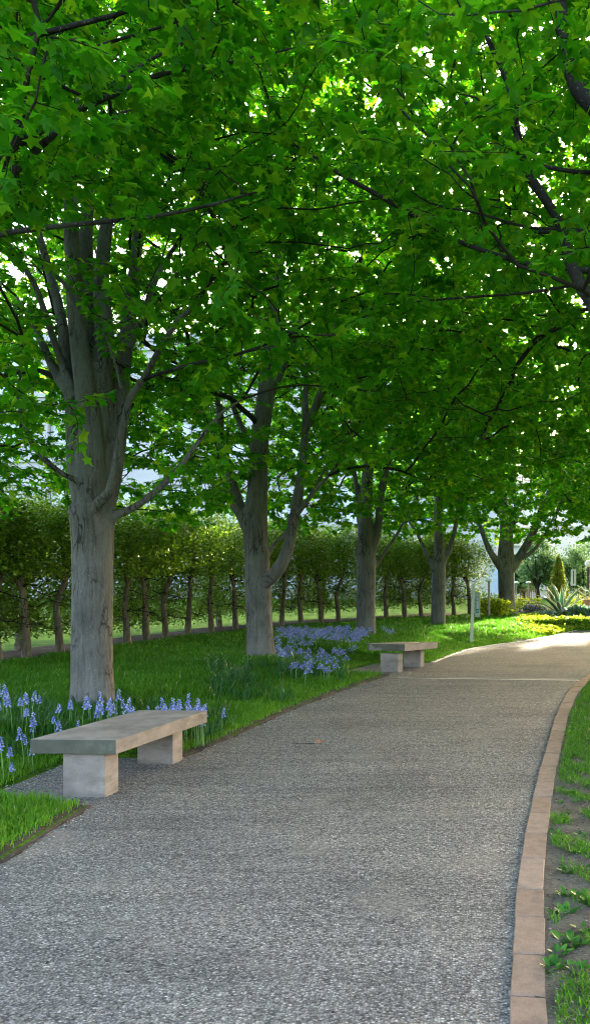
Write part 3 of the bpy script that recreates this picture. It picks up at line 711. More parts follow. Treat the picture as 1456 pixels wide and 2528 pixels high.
def generic(base, label, extra_limbs, h=10.5, lean=(0, 0), r0=.22, fork=2.6, n=7, rot=0, **k):
    x, y = base; z = gz(x, y)-.05; T = [Vector((x, y, z)), Vector((x, y, z+.25)), Vector((x+lean[0]*.3, y+lean[1]*.3, z+fork*.6)), Vector((x+lean[0]*.6, y+lean[1]*.6, z+fork)), Vector((x+lean[0], y+lean[1], z+fork+2.5)), Vector((x+lean[0]*1.2, y+lean[1]*1.2, z+h*.75))]
    limbs = [(T, [r0*1.3, r0*1.05, r0, r0*.9, r0*.55, r0*.25])]
    for i_ in range(n):
        a = rot+i_*2.4; el = rnd.uniform(.7, 1.15); zz = z+fork*rnd.uniform(.75, 1.15); L_ = rnd.uniform(2.6, 3.6)
        p0 = Vector((x+lean[0]*.55, y+lean[1]*.55, zz)); dv = Vector((math.cos(a)*math.cos(el), math.sin(a)*math.cos(el), math.sin(el)))
        limbs.append(([p0, p0+dv*L_*.3+Vector((0, 0, .05)), p0+dv*L_*.65+Vector((0, 0, .35)), p0+dv*L_+Vector((0, 0, .9))], [r0*.5, r0*.34, r0*.24, r0*.12]))
    limbs += extra_limbs
    return maple(Vector((x, y, z)), label, limbs, voxel=0, **k)
# --- near left tree, its trunk outside the picture
d = 4.6
E0 = [(D(d, (-420, 760, 0), (-200, 640, .0), (0, 578, .1), (200, 552, .2), (370, 535, .35), (520, 505, .5), (640, 470, .7)), [.03, .024, .018, .015, .013, .010, .006]),
      (D(d, (-360, 800, -.2), (-160, 600, -.1), (0, 455, .1), (110, 350, .2), (200, 270, .3), (330, 170, .5), (480, 90, .7)), [.04, .032, .026, .022, .016, .012, .008]),
      (D(d, (-250, 560, 0), (60, 345, .1), (205, 265, .2), (300, 225, .3), (410, 178, .4), (560, 155, .5), (720, 118, .7)), [.03, .024, .02, .018, .016, .012, .007]),
      (D(d, (410, 178, .4), (520, 75, .5), (610, -20, .6)), [.014, .011, .008]),
      (D(d, (-200, 180, .3), (80, 155, .5), (330, 85, .6), (560, 15, .8)), [.016, .013, .010, .006]),
      (D(d, (-300, 300, 0), (0, 118, .2), (150, 70, .3), (330, 20, .4), (480, -60, .6)), [.026, .02, .017, .013, .01]),
      (D(d, (-300, 200, .3), (0, 40, .5), (130, -30, .6)), [.02, .014, .01])]
clN = lambda p_, r: view_clear(-200, 1600, 560, 2600, 7.4)(p_, r) or (p_[1] < 3.3)
generic((-4.5, 4.3), 'near maple whose bare dark branches reach in from the left edge', [], Rr=4.0, zb=3.4, zt=10, nC=2500, size=(.066, .104), sp=.042, clear=clN, extra=E0, group='maple trees in rows along the path', cull=.55)
# --- right row
d = 5.4
E1 = [(D(d, (1800, 1250, 0), (1620, 960, 0), (1456, 740, .0), (1405, 640, .05), (1385, 560, .1), (1345, 490, .1), (1310, 440, .15), (1288, 390, .15), (1272, 300, .2), (1262, 230, .25), (1235, 160, .3), (1180, 40, .4), (1165, -60, .5)), [.075, .06, .050, .042, .034, .034, .036, .033, .029, .026, .022, .018, .014]),
      (D(d, (1830, 760, 0), (1620, 420, 0), (1470, 265, .0), (1425, 215, .05), (1400, 140, .1), (1388, 60, .1), (1380, -60, .1)), [.06, .065, .062, .058, .052, .048, .042]),
      (D(d, (1760, 900, -.1), (1560, 700, 0), (1400, 662, .05), (1300, 650, .1), (1200, 620, .15), (1120, 590, .2), (1020, 530, .3), (900, 465, .5), (800, 400, .6)), [.05, .03, .020, .019, .018, .016, .014, .011, .007]),
      (D(d, (1700, 620, .2), (1456, 570, .3), (1300, 560, .4), (1180, 525, .5), (1060, 500, .7), (980, 440, .9)), [.024, .014, .011, .009, .007, .004]),
      (D(d, (1700, 640, .2), (1456, 695, .3), (1300, 722, .4), (1130, 735, .5), (950, 752, .7)), [.02, .013, .011, .010, .005]),
      (D(d, (1700, 400, .2), (1456, 425, .3), (1280, 398, .4), (1150, 385, .5), (1040, 320, .6), (950, 220, .8), (880, 120, 1)), [.024, .016, .014, .012, .010, .008, .005]),
      (D(d, (1020, 530, .3), (930, 478, .4), (850, 435, .5), (790, 395, .6), (700, 340, .8)), [.022, .020, .017, .014, .008])]
clR = lambda p_, r: view_clear(-200, 1600, 760, 2600, 8.0)(p_, r) or (p_[1] < 2.3)
generic((4.0, 5.2), 'near maple whose thick limbs reach in from the right edge', [], Rr=4.3, zb=3.3, zt=11.5, nC=4200, size=(.066, .104), sp=.042, clear=clR, extra=E1, cull=.55, vbias=.55)
generic((4.3, 10.2), 'maple beyond the right edge with low leafy boughs above the path middle', [], Rr=5.0, zb=3.2, zt=13, nC=3900, cull=.6, vbias=.5, clear=view_clear(-200, 1600, 1150, 2600, 14))
generic((5.6, 15.4), 'right row maple over the path joint strip', [], Rr=4.4, zb=3.2, zt=12, nC=2600, leafv=(LEAF_V2, LEAF_F2), size=(.09, .135), cull=.7)
generic((9.2, 20.3), 'right row maple nearest the sunlit bend of the path', [], Rr=4.0, zb=3.9, zt=10.8, nC=1500, leafv=(LEAF_V2, LEAF_F2), size=(.11, .16), cull=.7)
generic((12.6, 25.6), 'unseen right row maple added to keep sun off the near path', [], Rr=4.0, zb=3.2, zt=11, nC=1100, leafv=(LEAF_V2, LEAF_F2), size=(.17, .24), cull=1)  # out of view, added so its crown shades the foreground path
generic((8.8, 30.5), 'sunlit maple over the far bend with sun glow put into its yellow green leaf colour', [], Rr=4.8, zb=4.0, zt=11, nC=2000, leafv=(LEAF_V2, LEAF_F2), size=(.17, .24), cull=1, vbias=.8)  # leaves pushed to the yellow end to paint in the sun glow
generic((11.8, 36), 'unseen maple beyond the planted bed, added to block sun streaks', [], Rr=5.0, zb=4.8, zt=13, nC=1500, leafv=(LEAF_V2, LEAF_F2), size=(.18, .26), cull=1)  # added out of view; crown stops foreground sun, lets bend rays pass below

# ------------------------------------------------------------------ pleached hedge trees
def hedge_proto(seed):
    global rnd
    r0 = rnd; rnd = random.Random(seed)
    root = empty('hedge_tree', (0, 0, 0), 'small clipped hedge tree with slim trunk and dense shared top', 'tree', 'clipped hedge trees in a row behind the lawn')
    s = Skel(); s.c = (0, 0, 0)
    w1 = rnd.uniform(-.12, .12); w2 = rnd.uniform(-.24, .24)
    s.limb([(0, 0, -.1), (w1*.5, 0, .35), (w1, 0, .8), (w2*.6, 0, 1.15), (w2, 0, 1.5), (w2, 0, 2.1)], [.082, .058, .048, .044, .034, .016])
    s.limb([(w2*.6, 0, 1.15), (w2+.12, .05, 1.5), (w2+.25, .1, 2.0)], [.04, .032, .015]); s.limb([(w2*.5, 0, 1.05), (w2-.15, -.05, 1.4), (w2-.3, -.1, 1.9)], [.035, .028, .012])
    T1 = np.array([(rnd.uniform(-.55, .55), rnd.uniform(-.5, .5), rnd.uniform(.35, 2.3)) for _ in range(60)])
    s.grow(T1, 4, .14, .05, level=1)
    s.grow(np.array([(rnd.uniform(-.6, .6), rnd.uniform(-.55, .55), rnd.uniform(.3, 2.5)) for _ in range(120)]), 4, .12, 0, level=1)
    rr = s.radii(.003, 2.3); A = np.array(s.p)
    v, f = tubes(s.main, lambda r: 10, .08); mobj('trunk', fast_mesh('trunk', v, f, M['hbark'], smooth=True), root)
    v, f = tubes([(A[i_], rr[i_]) for i_ in s.chains], lambda r: 4); mobj('twigs', fast_mesh('twigs', v, f, M['twig'], smooth=True), root)
    n1, n2 = 7000, 2600
    p1 = np.stack([rng.uniform(-.64, .64, n1), rng.uniform(-.58, .58, n1), 1.28+1.34*rng.random(n1)**.85], 1)
    cl_ = np.sin(p1[:, 0]*9+seed*2)*np.sin(p1[:, 1]*8+seed)*np.sin(p1[:, 2]*8.5+seed*3); p1 = p1[(cl_ > -.12) | (rng.random(n1) < .25)]; n1 = len(p1)
    top = 2.46+.20*np.sin(p1[:, 0]*5+seed)+.07*np.sin(p1[:, 1]*9)
    p1 = p1[p1[:, 2] < top+rng.exponential(.05, n1)]
    p2 = np.stack([rng.uniform(-.6, .6, n2), rng.uniform(-.55, .55, n2), rng.uniform(.22, 1.35, n2)], 1)
    # lower sparse sprays cling to the twigs
    idx = rng.integers(0, len(A), n2); near = A[idx]+rng.normal(0, .06, (n2, 3))*1.6; m_ = near[:, 2] < 1.4; p2 = np.where(m_[:, None], near, p2); p2[:, 1] = np.abs(p2[:, 1])*.9+.05; p2 = p2[p2[:, 2] > .22+.3*rng.random(len(p2))]
    # a few loose shoots above the top
    sh = []
    for _ in range(9):
        x_, y_ = rnd.uniform(-.5, .5), rnd.uniform(-.5, .5); h_ = rnd.uniform(.15, .42)
        for k in range(7): sh.append((x_+rnd.gauss(0, .03), y_+rnd.gauss(0, .03), 2.45+h_*k/7+rnd.gauss(0, .02)))
    pp = np.concatenate([p1, p2, np.array(sh)]); n = len(pp)
    ax = rng.normal(0, 1, (n, 3)); ax[:, 2] *= .5; no = rng.normal(0, .6, (n, 3)); no[:, 2] += .9
    place_leaves(pp, ax, no, rng.uniform(.045, .08, n), LEAF_V3, LEAF_F3, M['hleaf'], 'crown', root, np.clip(rng.normal(.42, .24, n), 0, 1))
    rnd = r0
    return root
def copy_tree(o, loc, rz=0, sc=None, label=None, parent=None):
    c = o.copy(); scene.collection.objects.link(c)
    if parent is None:
        c.location = loc; c.rotation_euler = (0, 0, rz)
        if sc: c.scale = sc
        if label: c['label'] = label
    else: c.parent = parent
    for ch in list(o.children): copy_tree(ch, None, parent=c)
    return c
protos = [hedge_proto(k) for k in (1, 2, 3, 4)]
hxs = [-150, -80, -5, 68, 150, 228, 315, 362, 410, 462, 522, 582, 640, 694, 743, 793, 837, 895, 954, 1000, 1040, 1082, 1120, 1160]
hang = math.atan2(15, 7.4)
NB = {68: 'hedge tree nearest the left edge with its whole trunk showing', 150: 'hedge tree just left of the thick forked maple', 315: 'hedge tree just right of the thick forked maple', 362: 'leaning hedge tree beside the sunlit grass gap', 462: 'straight hedge tree midway between the two front maples', 582: 'hedge tree just left of the maple with the curved arm', 694: 'hedge tree just right of the maple with the curved arm', 793: 'hedge tree with pale bent trunk above the bluebell patch', 954: 'hedge tree just right of the maple behind the second bench', 1160: 'last bushy hedge tree, beside the white sign post'}
for k, xD in enumerate(hxs):
    x_, y_ = hedge_pt(xD); pr = protos[k % 4]
    a_ = hedge_pt(xD-40); b_ = hedge_pt(xD+40); ang = math.atan2(b_[1]-a_[1], b_[0]-a_[0])
    lab = NB.get(xD, 'small clipped hedge tree with slim trunk and dense shared top')
    sc_ = (1.0 if xD < 600 else 1.15, 1, 1+rnd.uniform(-.03, .05)+(.04 if 600 < xD < 850 else 0))
    if k < 4: o = pr; o.location = (x_, y_, g(x_, y_)); o.rotation_euler = (0, 0, ang); o.scale = sc_; o['label'] = lab
    else: o = copy_tree(pr, (x_, y_, g(x_, y_)), ang, sc_, lab)

for k, xD in enumerate((110, 430, 610, 720, 860, 980, 1065, 1140)):
    x_, y_ = hedge_pt(xD); x_ -= .95; y_ += .95
    a_ = hedge_pt(xD-40); b_ = hedge_pt(xD+40); ang = math.atan2(b_[1]-a_[1], b_[0]-a_[0])
    copy_tree(protos[(k*3+1) % 4], (x_, y_, g(x_, y_)), ang+rnd.uniform(-.15, .15), (1.05*rnd.uniform(.9, 1.1), 1, 1+rnd.uniform(-.05, .04)), 'hedge tree of the second row half hidden behind the first')
# ------------------------------------------------------------------ grass
def blades(name, xy, h, wd, bend, m=None, var=None, label=None, zoff=0, lean=.35):
    n = len(xy); z = G(xy[:, 0], xy[:, 1])+zoff
    a = rng.uniform(0, 2*math.pi, n); s_ = np.stack([np.cos(a), np.sin(a), np.zeros(n)], 1); f_ = np.stack([-np.sin(a), np.cos(a), np.zeros(n)], 1)
    f_ *= rng.uniform(.1, 1, (n, 1))*bend
    p0 = np.stack([xy[:, 0], xy[:, 1], z], 1); up = np.array([0, 0, 1.])
    ln = rng.normal(0, lean*.3, (n, 3)); ln[:, 2] = 0
    w_ = (wd*rng.uniform(.7, 1.3, n))[:, None]; hh = h[:, None]
    p1 = p0+up*hh*.55+(f_*.35+ln*.5)*hh; p2 = p0+up*hh*(.95-.25*bend)+(f_+ln)*hh
    V = np.stack([p0-s_*w_, p0+s_*w_, p1-s_*w_*.8, p1+s_*w_*.8, p2], 1).reshape(-1, 3)
    F = (np.array([(0, 1, 3), (0, 3, 2), (2, 3, 4)])[None]+(np.arange(n)*5)[:, None, None]).reshape(-1, 3)
    if var is None: var = np.clip(rng.normal(.45, .2, n), 0, .9); var[rng.random(n) < .02] = 1
    return tag(mobj(name, fast_mesh(name, V, F, m or M['grass'], var=np.repeat(var, 5))), label, 'grass' if label else None, kind='stuff')
tree_bases = [(P(228, 1742, 8.4), .24), (P(642, 1640, 12.1), .24), (P(903, 1588, 16.6), .24), (P(1082, 1567, 20.5), .24), (P(1250, 1528, 26), .36)]
def vis(x, y, pad=60):
    u = x*FPX/y+CX; return (u > -pad) & (u < 1456+pad)
def lawn_pts(n, x0, x1, y0, y1, off=.05, hedge=True):
    x = rng.uniform(x0, x1, n); y = rng.uniform(y0, y1, n); e = xl(y)-x
    m_ = (e > off+.07*rng.random(n)) & vis(x, y)
    # ends of the bays
    for q, b_ in tree_bases: m_ &= (x-q.x)**2+(y-q.y)**2 > b_**2
    if hedge:
        hy = np.interp(x, [p_[0] for p_ in hx], [p_[1] for p_ in hx]); m_ &= (y < hy-.9+rng.normal(0, .2, n))
    return np.stack([x, y], 1)[m_]
def tuft_noise(xy): return .5+.5*np.sin(xy[:, 0]*5.1+np.sin(xy[:, 1]*3.7)*1.5)*np.sin(xy[:, 1]*4.3+np.sin(xy[:, 0]*2.9))
LB_ = 'lush green lawn grass between the hedge and the path'
for (n, x0, x1, y0, y1, h0, h1, wd) in ((46000, -4.6, -1.4, 3.9, 6.2, .07, .15, .0032), (110000, -5.6, -.8, 6.2, 9.2, .06, .14, .0031), (120000, -8, .3, 9.2, 13, .06, .13, .0036), (100000, -8, 1.6, 13, 18.5, .06, .13, .006), (90000, -6, 6, 18.5, 28, .06, .13, .010)):
    xy = lawn_pts(n, x0, x1, y0, y1)
    e = xl(xy[:, 1])-xy[:, 0]
    h = rng.uniform(h0, h1, len(xy))*(.55+.75*tuft_noise(xy)*sstep(e/.5+.2))*(.75+.35*sstep((e-.5)/1.2))
    var = np.clip(rng.normal(.42, .17, len(xy))+.22*(1-sstep((e-.1)/1.3))-.12*sstep((e-1.2)/1.5), 0, .9); var[rng.random(len(xy)) < .012] = 1
    blades('grass', xy, h, wd, .75, var=var, label=LB_)
# long arching clumps near the second maple and around bluebells
def clump_pts(cs, per, sd_):
    o = []
    for (x_, y_) in cs:
        o.append(np.stack([rng.normal(x_, sd_, per), rng.normal(y_, sd_, per)], 1))
    xy = np.concatenate(o); e = xl(xy[:, 1])-xy[:, 0]; return xy[e > .12]
cs = []
for _ in range(46):
    q = on_lawn(rnd.uniform(520, 700), rnd.uniform(1640, 1735)); cs.append((q.x, q.y))
for _ in range(30):
    q = on_lawn(rnd.uniform(680, 860), rnd.uniform(1640, 1685)); cs.append((q.x, q.y))
xy = clump_pts(cs, 16, .05); blades('grass', xy, rng.uniform(.18, .34, len(xy)), .005, 1.15, M['strap'], rng.random(len(xy)), 'long arching tufts of grass beside the second maple', lean=.8)
cs = []
for _ in range(120):
    q = on_lawn(rnd.uniform(-30, 560), rnd.uniform(1745, 1850)); cs.append((q.x, q.y))
xy = clump_pts(cs, 14, .05); blades('grass', xy, rng.uniform(.14, .28, len(xy)), .0055, .95, M['strap'], rng.random(len(xy)), 'broad strap leaves among the bluebells behind the front bench', lean=.7)
# right hand side: patchy turf on soil
n = 110000
y = rng.uniform(2.6, 11.5, n)**1.0; x = xr(y)+.16+rng.uniform(0, 1, n)*1.3
u = x*FPX/y+CX; yD = HY+(CAMZ-pz(y))*FPX/y; e = x-xr(y)-.15
nz_ = np.sin(x*7.3+np.sin(y*4.1)*2)*np.sin(y*5.9+np.sin(x*6.1)*1.4)+.55*np.sin(x*17+y*13)
dens = np.where(yD < 1940, .95, np.where(yD < 2140, .52, np.where(yD < 2420, .27, .85)))
dens = np.where((yD > 2050), dens+.75*sstep((e-.33)/.14), dens)
m_ = (u < 1500) & (nz_ > 1.0-2.1*np.clip(dens, 0, 1)) & ((e > .03) | (nz_ > .9))
xy = np.stack([x, y], 1)[m_]
blades('grass', xy, rng.uniform(.03, .09, len(xy)), .0024, .9, label='patchy turf growing on bare soil right of the kerb', lean=.8)

# broad-leaved weeds on the soil strip, each a thing
def weed_mesh(seed, n=11, L_=.075):
    r = np.random.default_rng(seed); a = r.uniform(0, 2*math.pi, n); ax = np.stack([np.cos(a), np.sin(a), r.uniform(.15, .9, n)], 1)
    T = np.array([(0, 0, 0), (.16, .25, .02), (.24, .55, .03), (.13, .85, 0), (0, 1, -.06), (-.13, .85, 0), (-.24, .55, .03), (-.16, .25, .02), (0, .5, -.04)], float)
    Fk = np.array([(8, k, (k+1) % 8) for k in range(8)]); no = np.tile([0, 0, 1.], (n, 1)); ax /= np.linalg.norm(ax, axis=1, keepdims=True)
    x = np.cross(ax, no); x /= np.linalg.norm(x, axis=1, keepdims=True); z = np.cross(x, ax); B = np.stack([x, ax, z], 1); sz = r.uniform(.6, 1.2, n)*L_
    V = np.einsum('ki,nij->nkj', T, B)*sz[:, None, None]+(ax*.012)[:, None]; F = (Fk[None]+(np.arange(n)*9)[:, None, None]).reshape(-1, 3)
    return fast_mesh('weed', V.reshape(-1, 3), F, M['weed'], var=np.repeat(r.random(n), 9), smooth=True)
wm = [weed_mesh(k, 15+k) for k in range(4)]
wl = [(1378, 2360, 'broad leaved weed touching the kerb above the bottom grass tuft'), (1395, 2330, 'broad leaved weed on the soil in the lower right corner'), (1362, 2395, 'pale green weed spilling onto the kerb edge'), (1420, 2400, None), (1440, 2300, None), (1448, 2230, None), (1425, 2110, None), (1438, 2075, None), (1400, 2010, None), (1385, 1985, None), (1412, 1960, None), (1445, 1950, None), (1395, 1880, None), (1420, 1850, None), (1440, 1800, None), (1405, 1790, None), (1450, 2150, None), (1370, 2060, None), (1432, 1905, None), (1448, 1870, None)]
for _ in range(22):
    b_ = rnd.uniform(1790, 2430); e_ = on_path(1300, b_); a_ = CX+(float(xr(e_[1]))+.2+rnd.random()**1.5*.45)*FPX/e_[1]
    if a_ < 1470: wl.append((a_, b_, None))
for k, (a_, b_, lab) in enumerate(wl):
    x_, y_ = on_path(a_, b_); o = mobj('weed', wm[k % 4], None, (x_, y_, g(x_, y_)+.005)); s_ = rnd.uniform(.55, 1.0); o.scale = (s_,)*3; o.rotation_euler = (0, 0, rnd.uniform(0, 6))
    tag(o, lab or 'low leafy weed on the soil strip right of the kerb', 'weed', 'leafy weeds beside the kerb')

# ------------------------------------------------------------------ bluebells
def bell_proto(seed, h, simple=False):
    r = random.Random(seed)
    root = empty('bluebell', (0, 0, 0), 'violet blue bluebell on a pale green stalk in the front clump', 'flower', 'bluebells behind the front bench')
    bx, by = r.uniform(-.04, .04), r.uniform(-.04, .04)
    mb = MB(); mb.tube([(0, 0, -.03), (bx*.3, by*.3, h*.5), (bx, by, h*.97)], [.0032, .003, .002], 4, False); mb.build('stem', M['stalk'], root)
    V, F, var = [], [], []
    nb = 15 if not simple else 13
    for k in range(nb):
        t = k/nb; z = h*.70+h*.30*t; a = k*2.3+r.uniform(-.4, .4); rr_ = (.017*(1-t)+.006)*(1.3 if simple else 1)
        cx_, cy_ = bx*z/h+math.cos(a)*rr_, by*z/h+math.sin(a)*rr_; s_ = (.0085 if not simple else .0085)*(1.1-.45*t); n0 = len(V)
        tilt = r.uniform(.2, .7)
        for ring, (rd, dz) in enumerate(((.25, .4), (.75, .1), (.8, -.9), (1.5, -1.5))):
            for q in range(6):
                b_ = q*math.pi/3; V.append((cx_+(math.cos(b_)*rd+math.cos(a)*(-dz)*tilt*.5)*s_, cy_+(math.sin(b_)*rd+math.sin(a)*(-dz)*tilt*.5)*s_, z+dz*s_))
        for i_ in range(3):
            for q in range(6): F.append((n0+i_*6+q, n0+i_*6+(q+1) % 6, n0+i_*6+6+(q+1) % 6, n0+i_*6+6+q))
        var += [r.random()]*24
    mobj('blossom', fast_mesh('blossom', V, F, M['petal'], var=var, smooth=True), root)
    return root
bp = [bell_proto(k, hh) for k, hh in enumerate((.34, .38, .42, .30))]
fpos = []
for _ in range(40): fpos.append((rnd.uniform(-12, 330), rnd.uniform(7.0, 7.7)))
for _ in range(30): fpos.append((rnd.uniform(280, 515), rnd.uniform(7.45, 7.9)))
for _ in range(20): fpos.append((rnd.uniform(400, 512), rnd.uniform(7.45, 7.8)))
for xD, d_ in ((10, 6.35), (22, 6.45), (36, 6.3), (60, 6.7), (72, 6.75), (82, 6.6), (5, 6.6), (545, 7.9)): fpos.append((xD, d_))
for k, (xD, d_) in enumerate(fpos):
    X = (xD-CX)*d_/FPX; loc = (X, d_, g(X, d_)); s_ = rnd.uniform(.72, 1.02)*(1.15 if 400 < xD < 520 else 1)
    if k < 4: o = bp[k]; o.location = loc; o.rotation_euler = (0, 0, rnd.uniform(0, 6)); o.scale = (s_,)*3
    else: o = copy_tree(bp[k % 4], loc, rnd.uniform(0, 6), (s_,)*3)
    if xD == 545: o['label'] = 'lone bluebell standing apart just past the far end of the front bench'
sp = bell_proto(31, .30, True)
me_v = []
for ch in list(sp.children):
    me_v.append(ch.data); bpy.data.objects.remove(ch)
bpy.data.objects.remove(sp)
# one low mesh each for the small far flowers: spike and stalk together
def join_meshes(ms, name):
    V, F, mi, var = [], [], [], []
    for k, m_ in enumerate(ms):
        n0 = len(V); V += [tuple(v.co) for v in m_.vertices]; F += [tuple(i_+n0 for i_ in p_.vertices) for p_ in m_.polygons]; mi += [k]*len(m_.polygons)
        var += [a.value for a in m_.attributes['var'].data] if 'var' in m_.attributes else [0]*len(m_.vertices)
    me = bpy.data.meshes.new(name); me.from_pydata(V, [], F)
    for m_ in ms: me.materials.append(m_.materials[0])
    me.polygons.foreach_set('material_index', mi); a = me.attributes.new('var', 'FLOAT', 'POINT'); a.data.foreach_set('value', var); me.update(); return me
far_bell = join_meshes(me_v, 'bluebell')
cnt = 0
while cnt < 204:
    d_ = 16.2-5.5*rnd.random()**1.3; xD = rnd.uniform(672, 905)
    lo = 672 if d_ < 14 else 690; hi = 850 if d_ < 12.2 else 905
    if d_ < 11.3 and not (700 < xD < 840): continue
    if not (lo < xD < hi): continue
    X = (xD-CX)*d_/FPX
    if xl(d_)-X < .35: continue
    o = mobj('bluebell', far_bell, None, (X, d_, g(X, d_))); s_ = rnd.uniform(.85, 1.2); o.scale = (s_*1.6, s_*1.6, s_*.78); o.rotation_euler = (rnd.uniform(-.15, .15), rnd.uniform(-.15, .15), rnd.uniform(0, 6))
    tag(o, 'small bluebell in the dense patch between the second and third maples', 'flower', 'bluebells in the patch near the second bench'); cnt += 1
for xD, d_ in ((958, 15.5), (966, 15.3), (973, 15.6), (951, 15.8)):
    X = (xD-CX)*d_/FPX; o = mobj('bluebell', far_bell, None, (X, d_, g(X, d_)))
    tag(o, 'one of the few bluebells peeking over the second bench', 'flower', 'bluebells peeking over the second bench')

# ------------------------------------------------------------------ litter on the path
mb = MB(); q = [on_path(x_, y_) for x_, y_ in ((722, 1838), (745, 1839), (770, 1838), (784, 1837))]
mb.tube([(x_, y_, float(pz(y_))+.010+.004*math.sin(k*2)) for k, (x_, y_) in enumerate(q)], [.0028, .003, .003, .002], 6)
st = mb.build('dry_stalk', M['twig']); tag(st, 'thin dark stalk with a curled brown leaf lying on the path', 'twig')
bl = leaf_mat('dead_leaf', [(0, (.25, .12, .05)), (1, (.42, .22, .10))], .3)
x_, y_ = q[-1]
o = place_leaves(np.array([(0, 0, 0), (.01, .01, .01)]), np.array([(.3, .1, .9), (.9, .2, .2)]), np.array([(0, -1, .3), (0, -.6, .8)]), np.array([.05, .045]), LEAF_V, LEAF_F, bl, 'dead_leaf', st, loc=(x_, y_, float(pz(y_))+.012))
dark_bits = plain('dark_crumb', (.03, .025, .02), .9, .1); pale_bits = plain('pale_chip', (.6, .58, .52), .8, .2, .2)
def bits(name, n, m, s0, s1, label, yr=(2.7, 11), edge=None, flat=.35):
    V, F = [], []
    for _ in range(n):
        y = rnd.uniform(*yr); a, b_ = float(xl(y)), float(xr(y)); x = rnd.uniform(a+.02, b_-.02)
        if edge == 'l': x = a+abs(rnd.gauss(0, .10))-.05
        if edge == 'r': x = b_+rnd.uniform(.16, .8)
        s_ = rnd.uniform(s0, s1); an = rnd.uniform(0, 6); ar = rnd.uniform(.35, 1); n0 = len(V); z = float(pz(y))+.006 if edge != 'r' else g(x+.15, y)+.026
        for k in range(5):
            t = k*2*math.pi/5; u_, v_ = math.cos(t)*s_, math.sin(t)*s_*ar; V.append((x+u_*math.cos(an)-v_*math.sin(an), y+u_*math.sin(an)+v_*math.cos(an), z))
        V.append((x, y, z+s_*flat)); F += [(n0+k, n0+(k+1) % 5, n0+5) for k in range(5)]
    tag(mobj(name, fast_mesh(name, V, F, m)), label, 'litter', kind='stuff')
bits('debris', 160, dark_bits, .003, .011, 'small dark crumbs scattered on the gravel path')
bits('gravel', 350, pale_bits, .0018, .0042, 'pale stone chips scattered over the path', (2.6, 8), flat=.6)
bits('debris', 420, pale_bits, .003, .009, 'pale dry scraps along the left path edge', (4.2, 12), 'l')
bits('debris', 320, plain('straw_scrap', (.30, .24, .17), .9, .1, .4), .003, .009, 'pale dry scraps on the kerb and soil', (2.6, 8), 'r')
bits('debris', 600, plain('dark_scrap', (.07, .05, .035), .9, .1, .4), .004, .013, 'dark crumbs and bark scraps on the soil strip', (2.6, 8), 'r', .5)
bits('debris', 500, plain('brown_scrap', (.22, .14, .08), .9, .1, .4), .004, .014, 'brown scraps along the left path edge', (4.2, 12), 'l', .2)

# ------------------------------------------------------------------ sign post in the lawn
base = on_lawn(1163, 1588); dS = base.y; k_ = dS/FPX
root = empty('sign_post', base, 'narrow white post carrying a small information panel on the lawn', 'sign')
mb = MB(); tp = Vector(((1168.5-1163)*k_, 0, (1588-1440)*k_)); hw = 3.9*k_
mb.add([(-hw, -hw, -.1), (hw, -hw, -.1), (hw, hw, -.1), (-hw, hw, -.1), (tp.x-hw, -hw, tp.z), (tp.x+hw, -hw, tp.z), (tp.x+hw, hw, tp.z), (tp.x-hw, hw, tp.z)],
       [(0, 3, 2, 1), (4, 5, 6, 7), (0, 1, 5, 4), (1, 2, 6, 5), (2, 3, 7, 6), (3, 0, 4, 7)])
mb.build('post', M['white'], root, bevel=.004)
mb = MB(); x0, x1 = (1172.5-1163)*k_, (1184.5-1163)*k_; z0, z1 = (1588-1524)*k_, (1588-1460)*k_
mb.add([(x0, -.03, z0), (x1, -.03, z0), (x1, .05, z0), (x0, .05, z0), (x0, -.03, z1), (x1, -.03, z1-.03), (x1, .05, z1-.03), (x0, .05, z1)], [(0, 3, 2, 1), (4, 5, 6, 7), (0, 1, 5, 4), (1, 2, 6, 5), (2, 3, 7, 6), (3, 0, 4, 7)])
mb.build('panel_box', plain('sage_box', (.36, .44, .34), .6, .3, .1), root, bevel=.004)
teal = plain('teal_panel', (.02, .10, .11), .5, .4); lav = plain('lilac_panel', (.42, .55, .62), .5, .3, .05)
mb = MB(); mb.box((x0+.012, -.036, z0+.10), (x1-.022, -.031, z1-.12)); pl = mb.build('panel', teal, root)
mb = MB(); mb.box((x0+.024, -.040, z0+.18), (x1-.034, -.0365, z1-.135)); mb.build('panel_print', lav, pl)
mb = MB(); mb.box((x0+.024, -.040, z0+.112), (x1-.034, -.0365, z0+.165)); mb.build('panel_footer', plain('teal_footer', (.10, .38, .36), .5, .3), pl)
mb = MB()
zc = z1-.19; xc = (x0+x1)/2-.005; pts = [(xc+.018*math.cos(t*math.pi/6), -.0425, zc+.024*math.sin(t*math.pi/6)) for t in range(13)]; mb.tube(pts, .0035, 4, False)
for k in range(5): mb.box((x0+.032, -.0425, z0+.20+k*.042), (x1-.042-(.006 if k % 2 else 0), -.0405, z0+.206+k*.042))
mb.build('lettering', teal, pl)

